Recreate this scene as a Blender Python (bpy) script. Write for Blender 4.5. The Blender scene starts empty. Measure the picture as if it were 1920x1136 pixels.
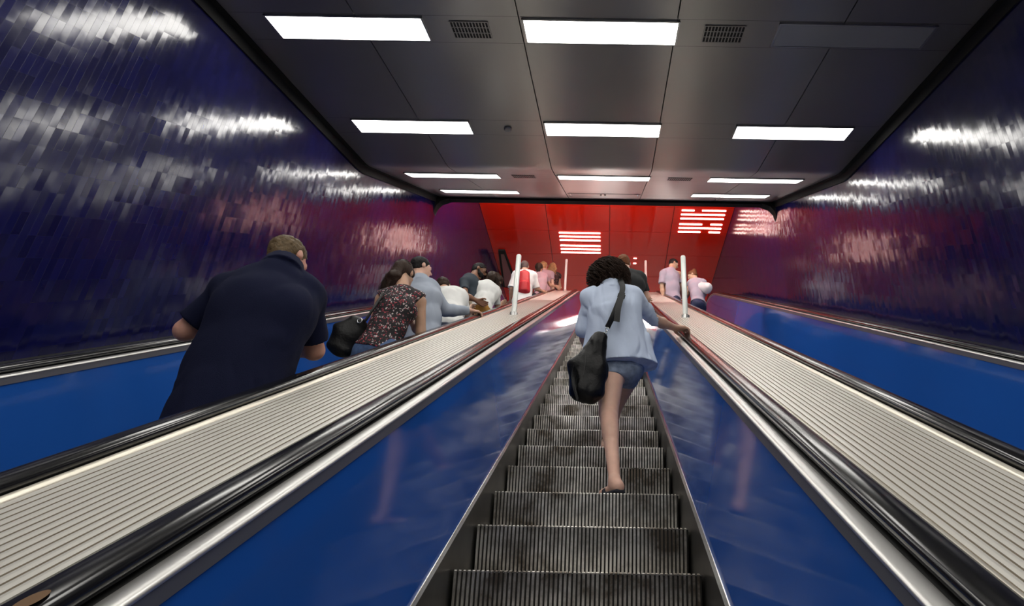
import bpy, math, random
import numpy as np
from mathutils import Vector

# ------------------------------------------------------------------ camera, world, exposure
scn = bpy.context.scene
COL = scn.collection
T30 = math.tan(math.radians(30))
cd = bpy.data.cameras.new('camera'); cam = bpy.data.objects.new('camera', cd); COL.objects.link(cam)
cd.sensor_width = 36.0; cd.lens = 1228.3 / 1920 * 36.0
cd.shift_x = -(1143.7 - 960) / 1920
cd.clip_start = 0.05; cd.clip_end = 200
_p = math.radians(27.065); _r = math.radians(0.968)
F = Vector((0, math.cos(_p), math.sin(_p))); U = Vector((0, -math.sin(_p), math.cos(_p))); R = Vector((1, 0, 0))
right = R * math.cos(_r) + U * math.sin(_r)      # camera axes with the small roll
up = -R * math.sin(_r) + U * math.cos(_r)
from mathutils import Matrix
m3 = Matrix((right, up, -F)).transposed()
cam.matrix_world = Matrix.Translation((0.1093, 0, 1.3895)) @ m3.to_4x4()
scn.camera = cam
w = bpy.data.worlds.new('world'); scn.world = w; w.use_nodes = True
w.node_tree.nodes['Background'].inputs[0].default_value = (0.02, 0.02, 0.025, 1)
w.node_tree.nodes['Background'].inputs[1].default_value = 0.15
scn.view_settings.view_transform = 'Standard'; scn.view_settings.look = 'None'
scn.view_settings.gamma = 1; scn.view_settings.use_curve_mapping = False
scn.view_settings.exposure = 0.55
LAMP = 10.0          # emission of the fluorescent ceiling fixtures
HALL = 4.2         # emission of the light strips in the red ceiling

# ------------------------------------------------------------------ materials
def mat(name, base, rough=0.5, metal=0.0, coat=0.0, spec=0.5, var=0.0, vscale=8.0, bump=0.0, bscale=200.0,
        stretch=(1, 1, 1), emit=None, estr=0.0, sheen=0.0, sss=0.0):
    m = bpy.data.materials.new(name); m.use_nodes = True
    nt = m.node_tree; b = nt.nodes['Principled BSDF']; L = nt.links
    b.inputs['Base Color'].default_value = (*base, 1)
    b.inputs['Roughness'].default_value = rough; b.inputs['Metallic'].default_value = metal
    b.inputs['Coat Weight'].default_value = coat; b.inputs['Specular IOR Level'].default_value = spec
    b.inputs['Sheen Weight'].default_value = sheen
    if sss:
        b.inputs['Subsurface Weight'].default_value = sss
        b.inputs['Subsurface Radius'].default_value = (0.02, 0.008, 0.004)
    if emit:
        b.inputs['Emission Color'].default_value = (*emit, 1); b.inputs['Emission Strength'].default_value = estr
    if var or bump:
        tc = nt.nodes.new('ShaderNodeTexCoord'); mp = nt.nodes.new('ShaderNodeMapping')
        mp.inputs['Scale'].default_value = stretch; L.new(tc.outputs['Object'], mp.inputs['Vector'])
    if var:
        n = nt.nodes.new('ShaderNodeTexNoise'); n.inputs['Scale'].default_value = vscale; n.inputs['Detail'].default_value = 6
        L.new(mp.outputs[0], n.inputs['Vector'])
        r = nt.nodes.new('ShaderNodeMapRange'); r.inputs['From Min'].default_value = 0.3; r.inputs['From Max'].default_value = 0.7
        r.inputs['To Min'].default_value = 1 - var; r.inputs['To Max'].default_value = 1 + var
        L.new(n.outputs['Fac'], r.inputs['Value'])
        v = nt.nodes.new('ShaderNodeVectorMath'); v.operation = 'SCALE'; v.inputs[0].default_value = base
        L.new(r.outputs[0], v.inputs['Scale']); L.new(v.outputs[0], b.inputs['Base Color'])
    if bump:
        n = nt.nodes.new('ShaderNodeTexNoise'); n.inputs['Scale'].default_value = bscale; n.inputs['Detail'].default_value = 3
        L.new(mp.outputs[0], n.inputs['Vector'])
        bp = nt.nodes.new('ShaderNodeBump'); bp.inputs['Strength'].default_value = bump; bp.inputs['Distance'].default_value = 0.004
        L.new(n.outputs['Fac'], bp.inputs['Height']); L.new(bp.outputs[0], b.inputs['Normal'])
    return m

def wall_mat():
    m = mat('glossy_dark_blue_tile', (0.008, 0.009, 0.10), 0.15, spec=0.42)
    nt = m.node_tree; L = nt.links; b = nt.nodes['Principled BSDF']
    tc = nt.nodes.new('ShaderNodeTexCoord'); sx = nt.nodes.new('ShaderNodeSeparateXYZ'); L.new(tc.outputs['Object'], sx.inputs[0])
    def mth(op, a, c=None):
        n = nt.nodes.new('ShaderNodeMath'); n.operation = op
        for i, v in enumerate((a, c)):
            if v is None: continue
            if isinstance(v, (int, float)): n.inputs[i].default_value = v
            else: L.new(v, n.inputs[i])
        return n.outputs[0]
    # upright tiles laid in a slanted bond that follows the stairs
    zz = mth('SUBTRACT', sx.outputs['Z'], mth('MULTIPLY', sx.outputs['Y'], T30))
    ty = mth('DIVIDE', sx.outputs['Y'], 0.045); tz = mth('DIVIDE', zz, 0.14)
    cb = nt.nodes.new('ShaderNodeCombineXYZ'); L.new(mth('FLOOR', ty), cb.inputs[0]); L.new(mth('FLOOR', tz), cb.inputs[1])
    wn = nt.nodes.new('ShaderNodeTexWhiteNoise'); wn.noise_dimensions = '2D'; L.new(cb.outputs[0], wn.inputs['Vector'])
    v1 = nt.nodes.new('ShaderNodeVectorMath'); v1.operation = 'SUBTRACT'; L.new(wn.outputs['Color'], v1.inputs[0]); v1.inputs[1].default_value = (0.5,)*3
    v2 = nt.nodes.new('ShaderNodeVectorMath'); v2.operation = 'SCALE'; L.new(v1.outputs[0], v2.inputs[0]); v2.inputs['Scale'].default_value = 0.034
    ns = nt.nodes.new('ShaderNodeTexNoise'); ns.inputs['Scale'].default_value = 9.0; ns.inputs['Detail'].default_value = 2; L.new(tc.outputs['Object'], ns.inputs['Vector'])
    v4 = nt.nodes.new('ShaderNodeVectorMath'); v4.operation = 'SUBTRACT'; L.new(ns.outputs['Color'], v4.inputs[0]); v4.inputs[1].default_value = (0.5,)*3
    v5 = nt.nodes.new('ShaderNodeVectorMath'); v5.operation = 'SCALE'; L.new(v4.outputs[0], v5.inputs[0]); v5.inputs['Scale'].default_value = 0.05
    gm = nt.nodes.new('ShaderNodeNewGeometry')
    v3 = nt.nodes.new('ShaderNodeVectorMath'); v3.operation = 'ADD'; L.new(v2.outputs[0], v3.inputs[0]); L.new(gm.outputs['Normal'], v3.inputs[1])
    v6 = nt.nodes.new('ShaderNodeVectorMath'); v6.operation = 'ADD'; L.new(v3.outputs[0], v6.inputs[0]); L.new(v5.outputs[0], v6.inputs[1])
    v7 = nt.nodes.new('ShaderNodeVectorMath'); v7.operation = 'NORMALIZE'; L.new(v6.outputs[0], v7.inputs[0])
    L.new(v7.outputs[0], b.inputs['Normal'])
    # joints and a little tone change from tile to tile
    fr = mth('LESS_THAN', mth('FRACT', ty), 0.05); fz = mth('LESS_THAN', mth('FRACT', tz), 0.02); jt = mth('MAXIMUM', fr, mth('MULTIPLY', fz, 0.3))
    k = mth('MULTIPLY', mth('ADD', mth('MULTIPLY', wn.outputs['Value'], 0.5), 0.75), mth('SUBTRACT', 1.0, mth('MULTIPLY', jt, 0.1)))
    v8 = nt.nodes.new('ShaderNodeVectorMath'); v8.operation = 'SCALE'; v8.inputs[0].default_value = (0.004, 0.0045, 0.052); L.new(k, v8.inputs['Scale'])
    L.new(v8.outputs[0], b.inputs['Base Color']); L.new(mth('ADD', mth('MULTIPLY', jt, 0.12), 0.15), b.inputs['Roughness'])
    return m

def print_mat(name, ground, spots, scale, th):
    """small scattered blossoms on a plain ground"""
    m = mat(name, ground, 0.8); nt = m.node_tree; L = nt.links; b = nt.nodes['Principled BSDF']
    tc = nt.nodes.new('ShaderNodeTexCoord'); vo = nt.nodes.new('ShaderNodeTexVoronoi'); vo.inputs['Scale'].default_value = scale
    ns = nt.nodes.new('ShaderNodeTexNoise'); ns.inputs['Scale'].default_value = scale*1.2
    ad = nt.nodes.new('ShaderNodeMix'); ad.data_type = 'VECTOR'; ad.inputs[0].default_value = 0.03
    L.new(tc.outputs['Object'], ns.inputs['Vector']); L.new(tc.outputs['Object'], ad.inputs[4]); L.new(ns.outputs['Color'], ad.inputs[5])
    L.new(ad.outputs[1], vo.inputs['Vector'])
    lt = nt.nodes.new('ShaderNodeMath'); lt.operation = 'LESS_THAN'; lt.inputs[1].default_value = th; L.new(vo.outputs['Distance'], lt.inputs[0])
    sp = nt.nodes.new('ShaderNodeSeparateColor'); L.new(vo.outputs['Color'], sp.inputs[0])
    cr = nt.nodes.new('ShaderNodeValToRGB'); cr.color_ramp.interpolation = 'CONSTANT'
    els = cr.color_ramp.elements
    for i, (p, c) in enumerate(spots):
        e = els[i] if i < 2 else els.new(p)
        e.position = p; e.color = (*c, 1)
    L.new(sp.outputs[0], cr.inputs[0])
    mx = nt.nodes.new('ShaderNodeMix'); mx.data_type = 'RGBA'; mx.inputs[6].default_value = (*ground, 1)
    L.new(lt.outputs[0], mx.inputs[0]); L.new(cr.outputs[0], mx.inputs[7]); L.new(mx.outputs[2], b.inputs['Base Color'])
    return m

M = {}
M['wall'] = wall_mat()
M['blue'] = mat('blue_enamel', (0.014, 0.088, 0.38), 0.08, spec=0.42, var=0.06, vscale=0.6)
M['silver'] = mat('satin_aluminium', (0.60, 0.59, 0.57), 0.33, 0.9)
M['fascia'] = mat('grey_anodised_metal', (0.20, 0.20, 0.22), 0.4, 0.6)
M['skirt'] = mat('dark_steel_skirt', (0.16, 0.155, 0.14), 0.33, 0.85, var=0.35, vscale=2.5, bump=0.1, bscale=20)
M['bright'] = mat('bright_steel_edge', (0.8, 0.8, 0.8), 0.2, 1.0)
M['rubber'] = mat('black_rubber', (0.006, 0.006, 0.007), 0.17, spec=0.45)
M['blackgap'] = mat('black_guide', (0.008, 0.008, 0.008), 0.5)
M['deck'] = mat('ribbed_aluminium', (0.66, 0.635, 0.575), 0.36, 0.35)
M['dirt'] = mat('dusty_groove', (0.30, 0.255, 0.19), 0.7)
M['trim'] = mat('champagne_aluminium', (0.80, 0.75, 0.64), 0.38, 0.8)
M['stepside'] = mat('step_side_black', (0.02, 0.019, 0.017), 0.6)
M['ceil'] = mat('grey_metal_ceiling', (0.38, 0.37, 0.36), 0.31, 0.68, var=0.05, vscale=0.9)
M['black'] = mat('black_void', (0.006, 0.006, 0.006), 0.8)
M['red'] = mat('red_gloss_panel', (0.90, 0.020, 0.006), 0.11, spec=0.3, var=0.05, vscale=0.5)
M['floor'] = mat('grey_terrazzo', (0.32, 0.30, 0.28), 0.4, var=0.12, vscale=30)
M['lamp'] = mat('lit_diffuser', (0.9, 0.9, 0.88), 0.4, emit=(1.0, 0.975, 0.92), estr=LAMP)
M['hallfill'] = mat('added_hall_diffuser', (0.9, 0.9, 0.88), 0.4, emit=(1.0, 0.96, 0.9), estr=LAMP*0.8)  # for the unseen lamps added to brighten the hall
M['fill'] = mat('added_fill_tube', (0.9, 0.9, 0.88), 0.4, emit=(1.0, 0.96, 0.9), estr=95)  # for the unseen tubes added to light the red ceiling
M['strip'] = mat('lit_strip', (0.9, 0.8, 0.75), 0.4, emit=(1.0, 0.64, 0.55), estr=HALL)
M['unlit'] = mat('unlit_diffuser', (0.34, 0.35, 0.38), 0.25)
M['frame'] = mat('fixture_frame', (0.5, 0.5, 0.5), 0.3, 0.8)
M['slot'] = mat('vent_slot', (0.01, 0.01, 0.01), 0.7)
M['post'] = mat('white_post', (0.86, 0.88, 0.84), 0.35, 0.2)
M['mauve'] = mat('dull_rose_panel', (0.30, 0.10, 0.11), 0.3)
M['brown'] = mat('brown_sticker', (0.13, 0.065, 0.02), 0.5)

def step_mat():
    m = mat('ribbed_step_metal', (0.3, 0.29, 0.27), 0.36, 0.8); nt = m.node_tree; L = nt.links; b = nt.nodes['Principled BSDF']
    tc = nt.nodes.new('ShaderNodeTexCoord'); oi = nt.nodes.new('ShaderNodeObjectInfo')
    ad = nt.nodes.new('ShaderNodeVectorMath'); ad.operation = 'ADD'
    sc = nt.nodes.new('ShaderNodeVectorMath'); sc.operation = 'SCALE'; sc.inputs['Scale'].default_value = 1.7
    L.new(oi.outputs['Location'], sc.inputs[0]); L.new(tc.outputs['Object'], ad.inputs[0]); L.new(sc.outputs[0], ad.inputs[1])
    n = nt.nodes.new('ShaderNodeTexNoise'); n.inputs['Scale'].default_value = 5; n.inputs['Detail'].default_value = 8; n.inputs['Roughness'].default_value = 0.65
    L.new(ad.outputs[0], n.inputs['Vector'])
    cr = nt.nodes.new('ShaderNodeValToRGB'); e = cr.color_ramp.elements
    e[0].position = 0.36; e[0].color = (0.16, 0.13, 0.10, 1); e[1].position = 0.62; e[1].color = (0.80, 0.77, 0.72, 1)
    L.new(n.outputs['Fac'], cr.inputs[0]); L.new(cr.outputs[0], b.inputs['Base Color'])
    return m
M['step'] = step_mat()
M['groove'] = mat('step_groove', (0.015, 0.013, 0.011), 0.7)

# ------------------------------------------------------------------ mesh helpers
def link_mesh(name, verts, faces, mats, parent=None, idx=None, smooth=False):
    me = bpy.data.meshes.new(name); me.from_pydata([tuple(v) for v in verts], [], faces); me.update()
    for mm in (mats if isinstance(mats, (list, tuple)) else [mats]): me.materials.append(mm)
    if idx is not None: me.polygons.foreach_set('material_index', idx)
    if smooth: me.polygons.foreach_set('use_smooth', [True]*len(me.polygons))
    o = bpy.data.objects.new(name, me); COL.objects.link(o)
    if parent is not None: o.parent = parent
    return o

class MB:
    def __init__(s): s.v = []; s.f = []; s.i = []
    def quad(s, a, b, c, d, mi=0):
        n = len(s.v); s.v += [a, b, c, d]; s.f.append((n, n+1, n+2, n+3)); s.i.append(mi)
    def box(s, x0, x1, y0, y1, z0, z1, mi=0):
        n = len(s.v)
        s.v += [(x, y, z) for x in (x0, x1) for y in (y0, y1) for z in (z0, z1)]
        for q in ((0, 1, 3, 2), (4, 6, 7, 5), (0, 4, 5, 1), (2, 3, 7, 6), (0, 2, 6, 4), (1, 5, 7, 3)):
            s.f.append(tuple(n+k for k in q)); s.i.append(mi)
    def tube(s, pts, rad, seg=10, mi=0, caps=True):
        pts = [Vector(p) for p in pts]; n0 = len(s.v); N = len(pts)
        if not isinstance(rad, (list, tuple)): rad = [rad]*N
        prev = None
        for i, p in enumerate(pts):
            d = (pts[min(i+1, N-1)] - pts[max(i-1, 0)]).normalized()
            if prev is None: a = d.cross(Vector((0.31, 0.2, 1))).normalized()
            else: a = (prev - d*prev.dot(d)).normalized()
            prev = a; b = d.cross(a)
            for k in range(seg):
                t = 2*math.pi*k/seg; s.v.append(tuple(p + (a*math.cos(t) + b*math.sin(t))*rad[i]))
        for i in range(N-1):
            for k in range(seg):
                q = n0+i*seg; k2 = (k+1) % seg; s.f.append((q+k, q+k2, q+seg+k2, q+seg+k)); s.i.append(mi)
        if caps:
            s.f.append(tuple(n0+k for k in range(seg))[::-1]); s.i.append(mi)
            s.f.append(tuple(n0+(N-1)*seg+k for k in range(seg))); s.i.append(mi)
    def build(s, name, mats, parent=None, smooth=False):
        return link_mesh(name, s.v, s.f, mats, parent, s.i, smooth)

def tag(o, label=None, cat=None, group=None, kind=None):
    if label: o['label'] = label
    if cat: o['category'] = cat
    if group: o['group'] = group
    if kind: o['kind'] = kind
    return o
def empty(name, loc, label, cat, group=None):
    o = bpy.data.objects.new(name, None); COL.objects.link(o); o.location = loc; o.empty_display_size = 0.1
    return tag(o, label, cat, group)
def bevel(o, w=0.004, seg=2):
    b = o.modifiers.new('bevel', 'BEVEL'); b.width = w; b.segments = seg; b.limit_method = 'ANGLE'; b.angle_limit = 0.6
    return o

# ------------------------------------------------------------------ the incline every long part follows
YA, YB = 13.4, 15.0
def Z0(y):
    if y < YA: return T30*y
    if y > YB: return T30*(YA+YB)/2
    return T30*y - T30*(y-YA)**2/(2*(YB-YA))
ZF = Z0(99)
def stations(y0=-5.0, y1=16.6):
    s = [y0]; y = y0
    while y < y1 - 1e-6:
        y += 0.9 if y < YA-0.9 else (0.12 if y < YB else 0.5)
        s.append(min(y, y1))
    return s
def sweep(name, prof, mats, parent, org=(0, 0, 0), y0=-5.0, y1=16.6, closed=True, smooth=False, idx=None):
    """profile (x, height above the incline) pulled along the incline"""
    st = stations(y0, y1); n = len(prof); v = []; f = []; mi = []
    for y in st:
        for x, h in prof: v.append((x-org[0], y-org[1], Z0(y)+h-org[2]))
    m = n if closed else n-1
    for i in range(len(st)-1):
        for k in range(m):
            k2 = (k+1) % n; f.append((i*n+k, i*n+k2, (i+1)*n+k2, (i+1)*n+k)); mi.append(idx[k] if idx else 0)
    if closed:
        f.append(tuple(range(n))[::-1]); mi.append(0)
        f.append(tuple(range((len(st)-1)*n, len(st)*n))); mi.append(0)
    o = link_mesh(name, v, f, mats, parent, mi, smooth)
    # consistent outward faces
    import bmesh
    bm = bmesh.new(); bm.from_mesh(o.data); bmesh.ops.recalc_face_normals(bm, faces=bm.faces); bm.to_mesh(o.data); bm.free()
    if smooth:
        o.data.set_sharp_from_angle(angle=math.radians(50))
    return o

# ------------------------------------------------------------------ room shell
WX = 3.0
for s, nm in ((-1, 'left'), (1, 'right')):
    mb = MB(); x0, x1 = sorted((s*WX, s*(WX+0.25))); mb.box(x0, x1, -6, 26, -4.5, 10.42)
    tag(mb.build('wall_'+nm, M['wall']), kind='structure')
KY, KZ = 6.49, 6.562
def CZ(y):
    if y <= KY-0.12: return 5.749 + 0.2918*(y-3.705)
    if y >= KY+0.12: return KZ + T30*(y-KY)
    a, b = 5.749+0.2918*(KY-0.12-3.705), KZ+T30*0.12
    t = (y-KY+0.12)/0.24; c = KZ
    return a*(1-t)**2 + 2*c*t*(1-t) + b*t*t
CE = 9.50
# seams run lengthwise at four lines and crosswise at both edges of every lamp band
ROWS = [(-3.26, -2.94), (-1.53, -1.21), (0.20, 0.52), (1.86, 2.17), (3.57, 3.88), (5.27, 5.57), (6.95, 7.27), (8.53, 8.86)]
XS = [-2.93, -1.93, -0.645, 0.60, 1.91, 2.93]
mb = MB()
ycuts = [-6.0]
for a, b in ROWS: ycuts += [a-0.02, b+0.02]
ycuts += [CE]
for i in range(len(ycuts)-1):
    ya, yb = ycuts[i]+0.0015, ycuts[i+1]-0.0015
    st = sorted({ya, yb} | {KY+d for d in (-0.12, -0.08, -0.04, 0, 0.04, 0.08, 0.12) if ya < KY+d < yb})
    for j in range(len(XS)-1):
        xa, xb = XS[j]+0.005, XS[j+1]-0.005
        for a, b in zip(st[:-1], st[1:]):
            # each panel dishes very slightly towards its long edges, rolled over at the seam
            pts = [(xa, 0.03), (xa, 0.0), (xb, 0.0), (xb, 0.03)]
            for (p, hp), (q, hq) in zip(pts[:-1], pts[1:]):
                mb.quad((p, a, CZ(a)+hp), (p, b, CZ(b)+hp), (q, b, CZ(b)+hq), (q, a, CZ(a)+hq))
tag(mb.build('ceiling', M['ceil']), kind='structure')
mb = MB()
st = [-6.0, KY-0.12, KY, KY+0.12, CE+0.06]
for a, b in zip(st[:-1], st[1:]):
    n = len(mb.v); mb.v += [(x, y, CZ(y)+h) for x in (-WX, WX) for y in (a, b) for h in (0.03, 0.28)]
    for q in ((0, 1, 3, 2), (4, 6, 7, 5), (0, 4, 5, 1), (2, 3, 7, 6), (0, 2, 6, 4), (1, 5, 7, 3)):
        mb.f.append(tuple(n+k for k in q)); mb.i.append(0)
mb.box(-WX, WX, CE+0.0, CE+0.10, CZ(CE)-0.045, 10.42)
for s in (-1, 1):      # black shadow gap where the ceiling stops short of the wall, then a shade strip
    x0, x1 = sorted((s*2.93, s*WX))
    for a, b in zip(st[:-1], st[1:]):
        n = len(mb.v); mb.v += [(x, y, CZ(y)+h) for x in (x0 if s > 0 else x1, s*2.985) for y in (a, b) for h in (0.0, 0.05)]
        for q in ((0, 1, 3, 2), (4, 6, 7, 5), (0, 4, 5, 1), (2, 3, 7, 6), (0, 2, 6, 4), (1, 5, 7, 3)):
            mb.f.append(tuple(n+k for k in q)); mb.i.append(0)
        n = len(mb.v); mb.v += [(x, y, CZ(y)+h) for x in (s*2.985, s*2.999) for y in (a, b) for h in (-0.11, 0.05)]  # black strip painting in the shade along the wall top
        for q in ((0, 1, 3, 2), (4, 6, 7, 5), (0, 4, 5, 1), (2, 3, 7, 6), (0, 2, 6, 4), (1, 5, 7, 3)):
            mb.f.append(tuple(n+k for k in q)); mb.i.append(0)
tag(mb.build('ceiling_void_shade', M['black']), kind='structure')
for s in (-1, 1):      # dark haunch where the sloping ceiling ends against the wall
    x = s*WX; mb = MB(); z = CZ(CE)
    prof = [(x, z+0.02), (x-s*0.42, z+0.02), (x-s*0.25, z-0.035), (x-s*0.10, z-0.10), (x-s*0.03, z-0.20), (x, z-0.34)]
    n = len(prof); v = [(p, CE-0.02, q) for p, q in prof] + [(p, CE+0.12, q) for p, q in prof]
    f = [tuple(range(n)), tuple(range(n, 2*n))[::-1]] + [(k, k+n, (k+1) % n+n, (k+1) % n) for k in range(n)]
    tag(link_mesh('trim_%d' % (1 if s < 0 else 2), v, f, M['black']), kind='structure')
# upper hall
mb = MB()
xs = [-3.0, -1.45, 0.07, 1.59, 3.0]; ys = [9.6, 10.5, 11.6, 12.68, 13.75, 14.87, 16.02, 17.15, 18.3, 19.4, 20.5, 21.6, 22.7, 23.8, 24.9, 26.0]
for a, b in zip(xs[:-1], xs[1:]):
    for c, d in zip(ys[:-1], ys[1:]): mb.box(a+0.006, b-0.006, c+0.006, d-0.006, 10.42, 10.45)
tag(mb.build('ceiling_red', M['red']), kind='structure')
mb = MB(); mb.box(-3.25, 3.25, 9.5, 26, 10.45, 10.6); tag(mb.build('ceiling_back', M['black']), kind='structure')
mb = MB(); mb.box(-3.25, 3.25, 26, 26.2, 7.5, 10.6); tag(mb.build('wall_back', M['red']), kind='structure')
mb = MB(); mb.box(-3.25, 3.25, 15.4, 26, ZF-0.5, ZF-0.004); tag(mb.build('floor', M['floor']), kind='structure')
mb = MB(); mb.box(-3.25, 3.25, -6.2, -6, -5, 6); tag(mb.build('wall_front', M['black']), kind='structure')
mb = MB()
for a, b in ((-6, 15.4),):
    mb.quad((-3.25, a, T30*a-0.75), (3.25, a, T30*a-0.75), (3.25, 13.4, T30*13.4-0.75), (-3.25, 13.4, T30*13.4-0.75))
    mb.quad((-3.25, 13.4, T30*13.4-0.75), (3.25, 13.4, T30*13.4-0.75), (3.25, 15.5, ZF-0.5), (-3.25, 15.5, ZF-0.5))
tag(mb.build('floor_pit', M['black']), kind='structure')

# ------------------------------------------------------------------ escalators
def step_mesh():
    path = [(0.42, 0.0), (0.004, 0.0), (0.0, -0.004), (0.003, -0.03), (0.009, -0.08), (0.017, -0.13), (0.028, -0.18), (0.045, -0.24)]
    nrm = []
    for i in range(len(path)):
        a = path[max(i-1, 0)]; b = path[min(i+1, len(path)-1)]
        d = (b[0]-a[0], b[1]-a[1]); l = math.hypot(*d); nrm.append((d[1]/l, -d[0]/l))
    dep = 0.009; N = 54; W = 0.985; p = W/N; rib = p*0.56
    xs = []
    for i in range(N):
        x = -W/2+i*p; xs += [(x, 0), (x+rib, 0), (x+rib, 1), (x+p, 1)]
    xs.append((W/2, 0))
    v = []; f = []; mi = []
    n = len(xs)
    for (y, z), (ny, nz) in zip(path, nrm):
        for x, g in xs: v.append((x, y-ny*dep*g, z-nz*dep*g))
    for i in range(len(path)-1):
        for k in range(n-1):
            q = i*n+k; f.append((q, q+n, q+n+1, q+1)); mi.append(1 if xs[k][1] and xs[k+1][1] else 0)
    # side plates
    for sx in (-W/2, W/2):
        b = len(v); v += [(sx, y, z-0.002) for y, z in path] + [(sx, 0.42, -0.24)]
        f.append(tuple(range(b, b+len(path)+1))); mi.append(2)
    me = bpy.data.meshes.new('step'); me.from_pydata(v, [], f)
    for k in ('step', 'groove', 'stepside'): me.materials.append(M[k])
    me.polygons.foreach_set('material_index', mi); me.update()
    return me
STEP = step_mesh()
HRP = [(0.668, 0.800), (0.664, 0.812), (0.667, 0.826), (0.676, 0.834), (0.69, 0.8385), (0.706, 0.8395), (0.722, 0.8385), (0.736, 0.834), (0.744, 0.826), (0.747, 0.812), (0.743, 0.800), (0.732, 0.797), (0.68, 0.797)]
def escalator(xc, label):
    base = (xc, 0.0, 0.0)
    e = empty('escalator', base, label, 'escalator', 'parallel escalators')
    for k in range(-9, 31):
        y = 2.81+0.4*k; o = bpy.data.objects.new('step', STEP); COL.objects.link(o); o.parent = e
        o.location = (0, y, Z0(y))
        if y > 13.3: o.location.z = Z0(y+0.1)-0.0
    for s in (-1, 1):
        g = lambda pr: [(xc+s*x, h) for x, h in pr]
        kw = dict(parent=e, org=base)
        sweep('skirt_panel', g([(0.505, -0.5), (0.505, 0.118), (0.522, 0.118), (0.522, -0.5)]), M['skirt'], **kw)
        sweep('skirt_edge', g([(0.518, 0.1185), (0.518, 0.123), (0.5225, 0.123), (0.5225, 0.1185)]), M['bright'], **kw)
        sweep('balustrade_panel', g([(0.522, 0.124), (0.613, 0.75), (0.635, 0.75), (0.545, 0.124)]), M['blue'], **kw)
        sweep('fascia_strip', g([(0.609, 0.751), (0.611, 0.788), (0.64, 0.788), (0.64, 0.751)]), M['fascia'], **kw)
        sweep('rounded_trim', g([(0.608, 0.7885), (0.6085, 0.794), (0.613, 0.7985), (0.622, 0.8005), (0.634, 0.8005), (0.648, 0.7985), (0.655, 0.7955), (0.655, 0.7885)]), M['silver'], smooth=True, **kw)
        sweep('handrail_guide', g([(0.656, 0.775), (0.656, 0.790), (0.750, 0.790), (0.750, 0.775)]), M['blackgap'], **kw)
        sweep('handrail', g(HRP), M['rubber'], smooth=True, **kw)
    mb = MB()
    mb.box(-0.6, 0.6, 15.15, 16.6, ZF-0.02, ZF+0.004)
    for k in range(40): mb.box(-0.5+k*0.0253, -0.488+k*0.0253, 15.05, 15.2, ZF-0.01, ZF+0.002)
    mb.build('landing_plate', M['skirt'], e)
    return e
PX = 1.94
escalator(0, 'middle escalator with ribbed steel steps, climbed by the person in a light blue shirt')
escalator(-PX, 'left escalator beside the left wall, carrying the man in the navy polo shirt')
escalator(PX, 'right escalator beside the right wall, empty below and carrying two people near the top')

def deck(s, label):
    e = empty('deck_cover', (s*PX/2, 0, 0), label, 'escalator deck', 'ribbed decks between the escalators')
    x0, x1 = 0.752, 1.19; org = (s*PX/2, 0, 0)
    a, b = 0.785, 1.155
    N = 14; p = (b-a)/N; prof = [(a, 0.76)]; didx = [0]
    for i in range(N):
        x = a+i*p; prof += [(x+0.0008, 0.7965), (x+0.0016, 0.8015), (x+p*0.5, 0.8025), (x+p-0.0042, 0.8015), (x+p-0.0034, 0.7965)]; didx += [1, 0, 0, 1, 1]
    prof += [(b, 0.76)]; didx += [0]
    sweep('ribbed_top', [(s*x, h) for x, h in prof], [M['deck'], M['dirt']], e, org, idx=didx)
    for lo, hi in ((x0, a-0.002), (b+0.002, x1)):
        c = (lo+hi)/2; r = (hi-lo)/2
        pr = [(lo, 0.77)] + [(c-r*math.cos(t), 0.796+0.013*math.sin(t)) for t in [math.pi*k/8 for k in range(9)]] + [(hi, 0.77)]
        sweep('rounded_edge', [(s*x, h) for x, h in pr], M['trim'], e, org, smooth=True)
    return e
deck(-1, 'ribbed pale metal deck with two posts, left of the middle escalator')
deck(1, 'ribbed pale metal deck with two posts, right of the middle escalator')
for s, nm in ((-1, 3), (1, 4)):
    pr = [(s*2.70, 0.70), (s*2.70, 0.785), (s*3.0, 0.785), (s*3.0, 0.70)]
    tag(sweep('trim_%d' % nm, pr, M['blackgap'], None), kind='structure')
# brown round mark stuck on the near left handrail
mb = MB(); c = Vector((-0.693, 1.01, Z0(1.01)+0.8412)); ang = math.radians(30)
n = 24; mb.v = [(c.x, c.y, c.z)] + [(c.x+0.013*math.cos(t), c.y+0.03*math.sin(t)*math.cos(ang), c.z+0.03*math.sin(t)*math.sin(ang)) for t in [2*math.pi*k/n for k in range(n)]]
mb.f = [(0, 1+k, 1+(k+1) % n) for k in range(n)]; mb.i = [0]*n
tag(mb.build('handrail_sticker', M['brown']), 'small brown oval sticker on the black handrail at the lower left', 'sticker')

def post(x, y, top, label):
    z = Z0(y)+0.80
    e = empty('deck_post', (x, y, z), label, 'post', 'upright posts on the decks')
    mb = MB(); mb.tube([(0, 0, -0.01), (0, 0, top-z-0.012), (0, 0, top-z)], [0.029, 0.029, 0.024], 20); mb.build('tube', M['post'], e, smooth=False).data.set_sharp_from_angle(angle=0.6)
    mb = MB(); mb.tube([(0, 0, -0.03), (0, 0, 0.02), (0, 0, 0.03)], [0.045, 0.045, 0.034], 20); mb.build('foot_collar', M['silver'], e)
post(-0.94, 6.43, 5.27, 'nearer bright metal post standing on the left ribbed deck')
post(0.94, 6.46, 5.31, 'nearer bright metal post standing on the right ribbed deck')
post(-0.94, 13.4, 9.38, 'far thin post at the top of the left ribbed deck')
post(0.94, 13.4, 9.38, 'far thin post at the top of the right ribbed deck')

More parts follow.
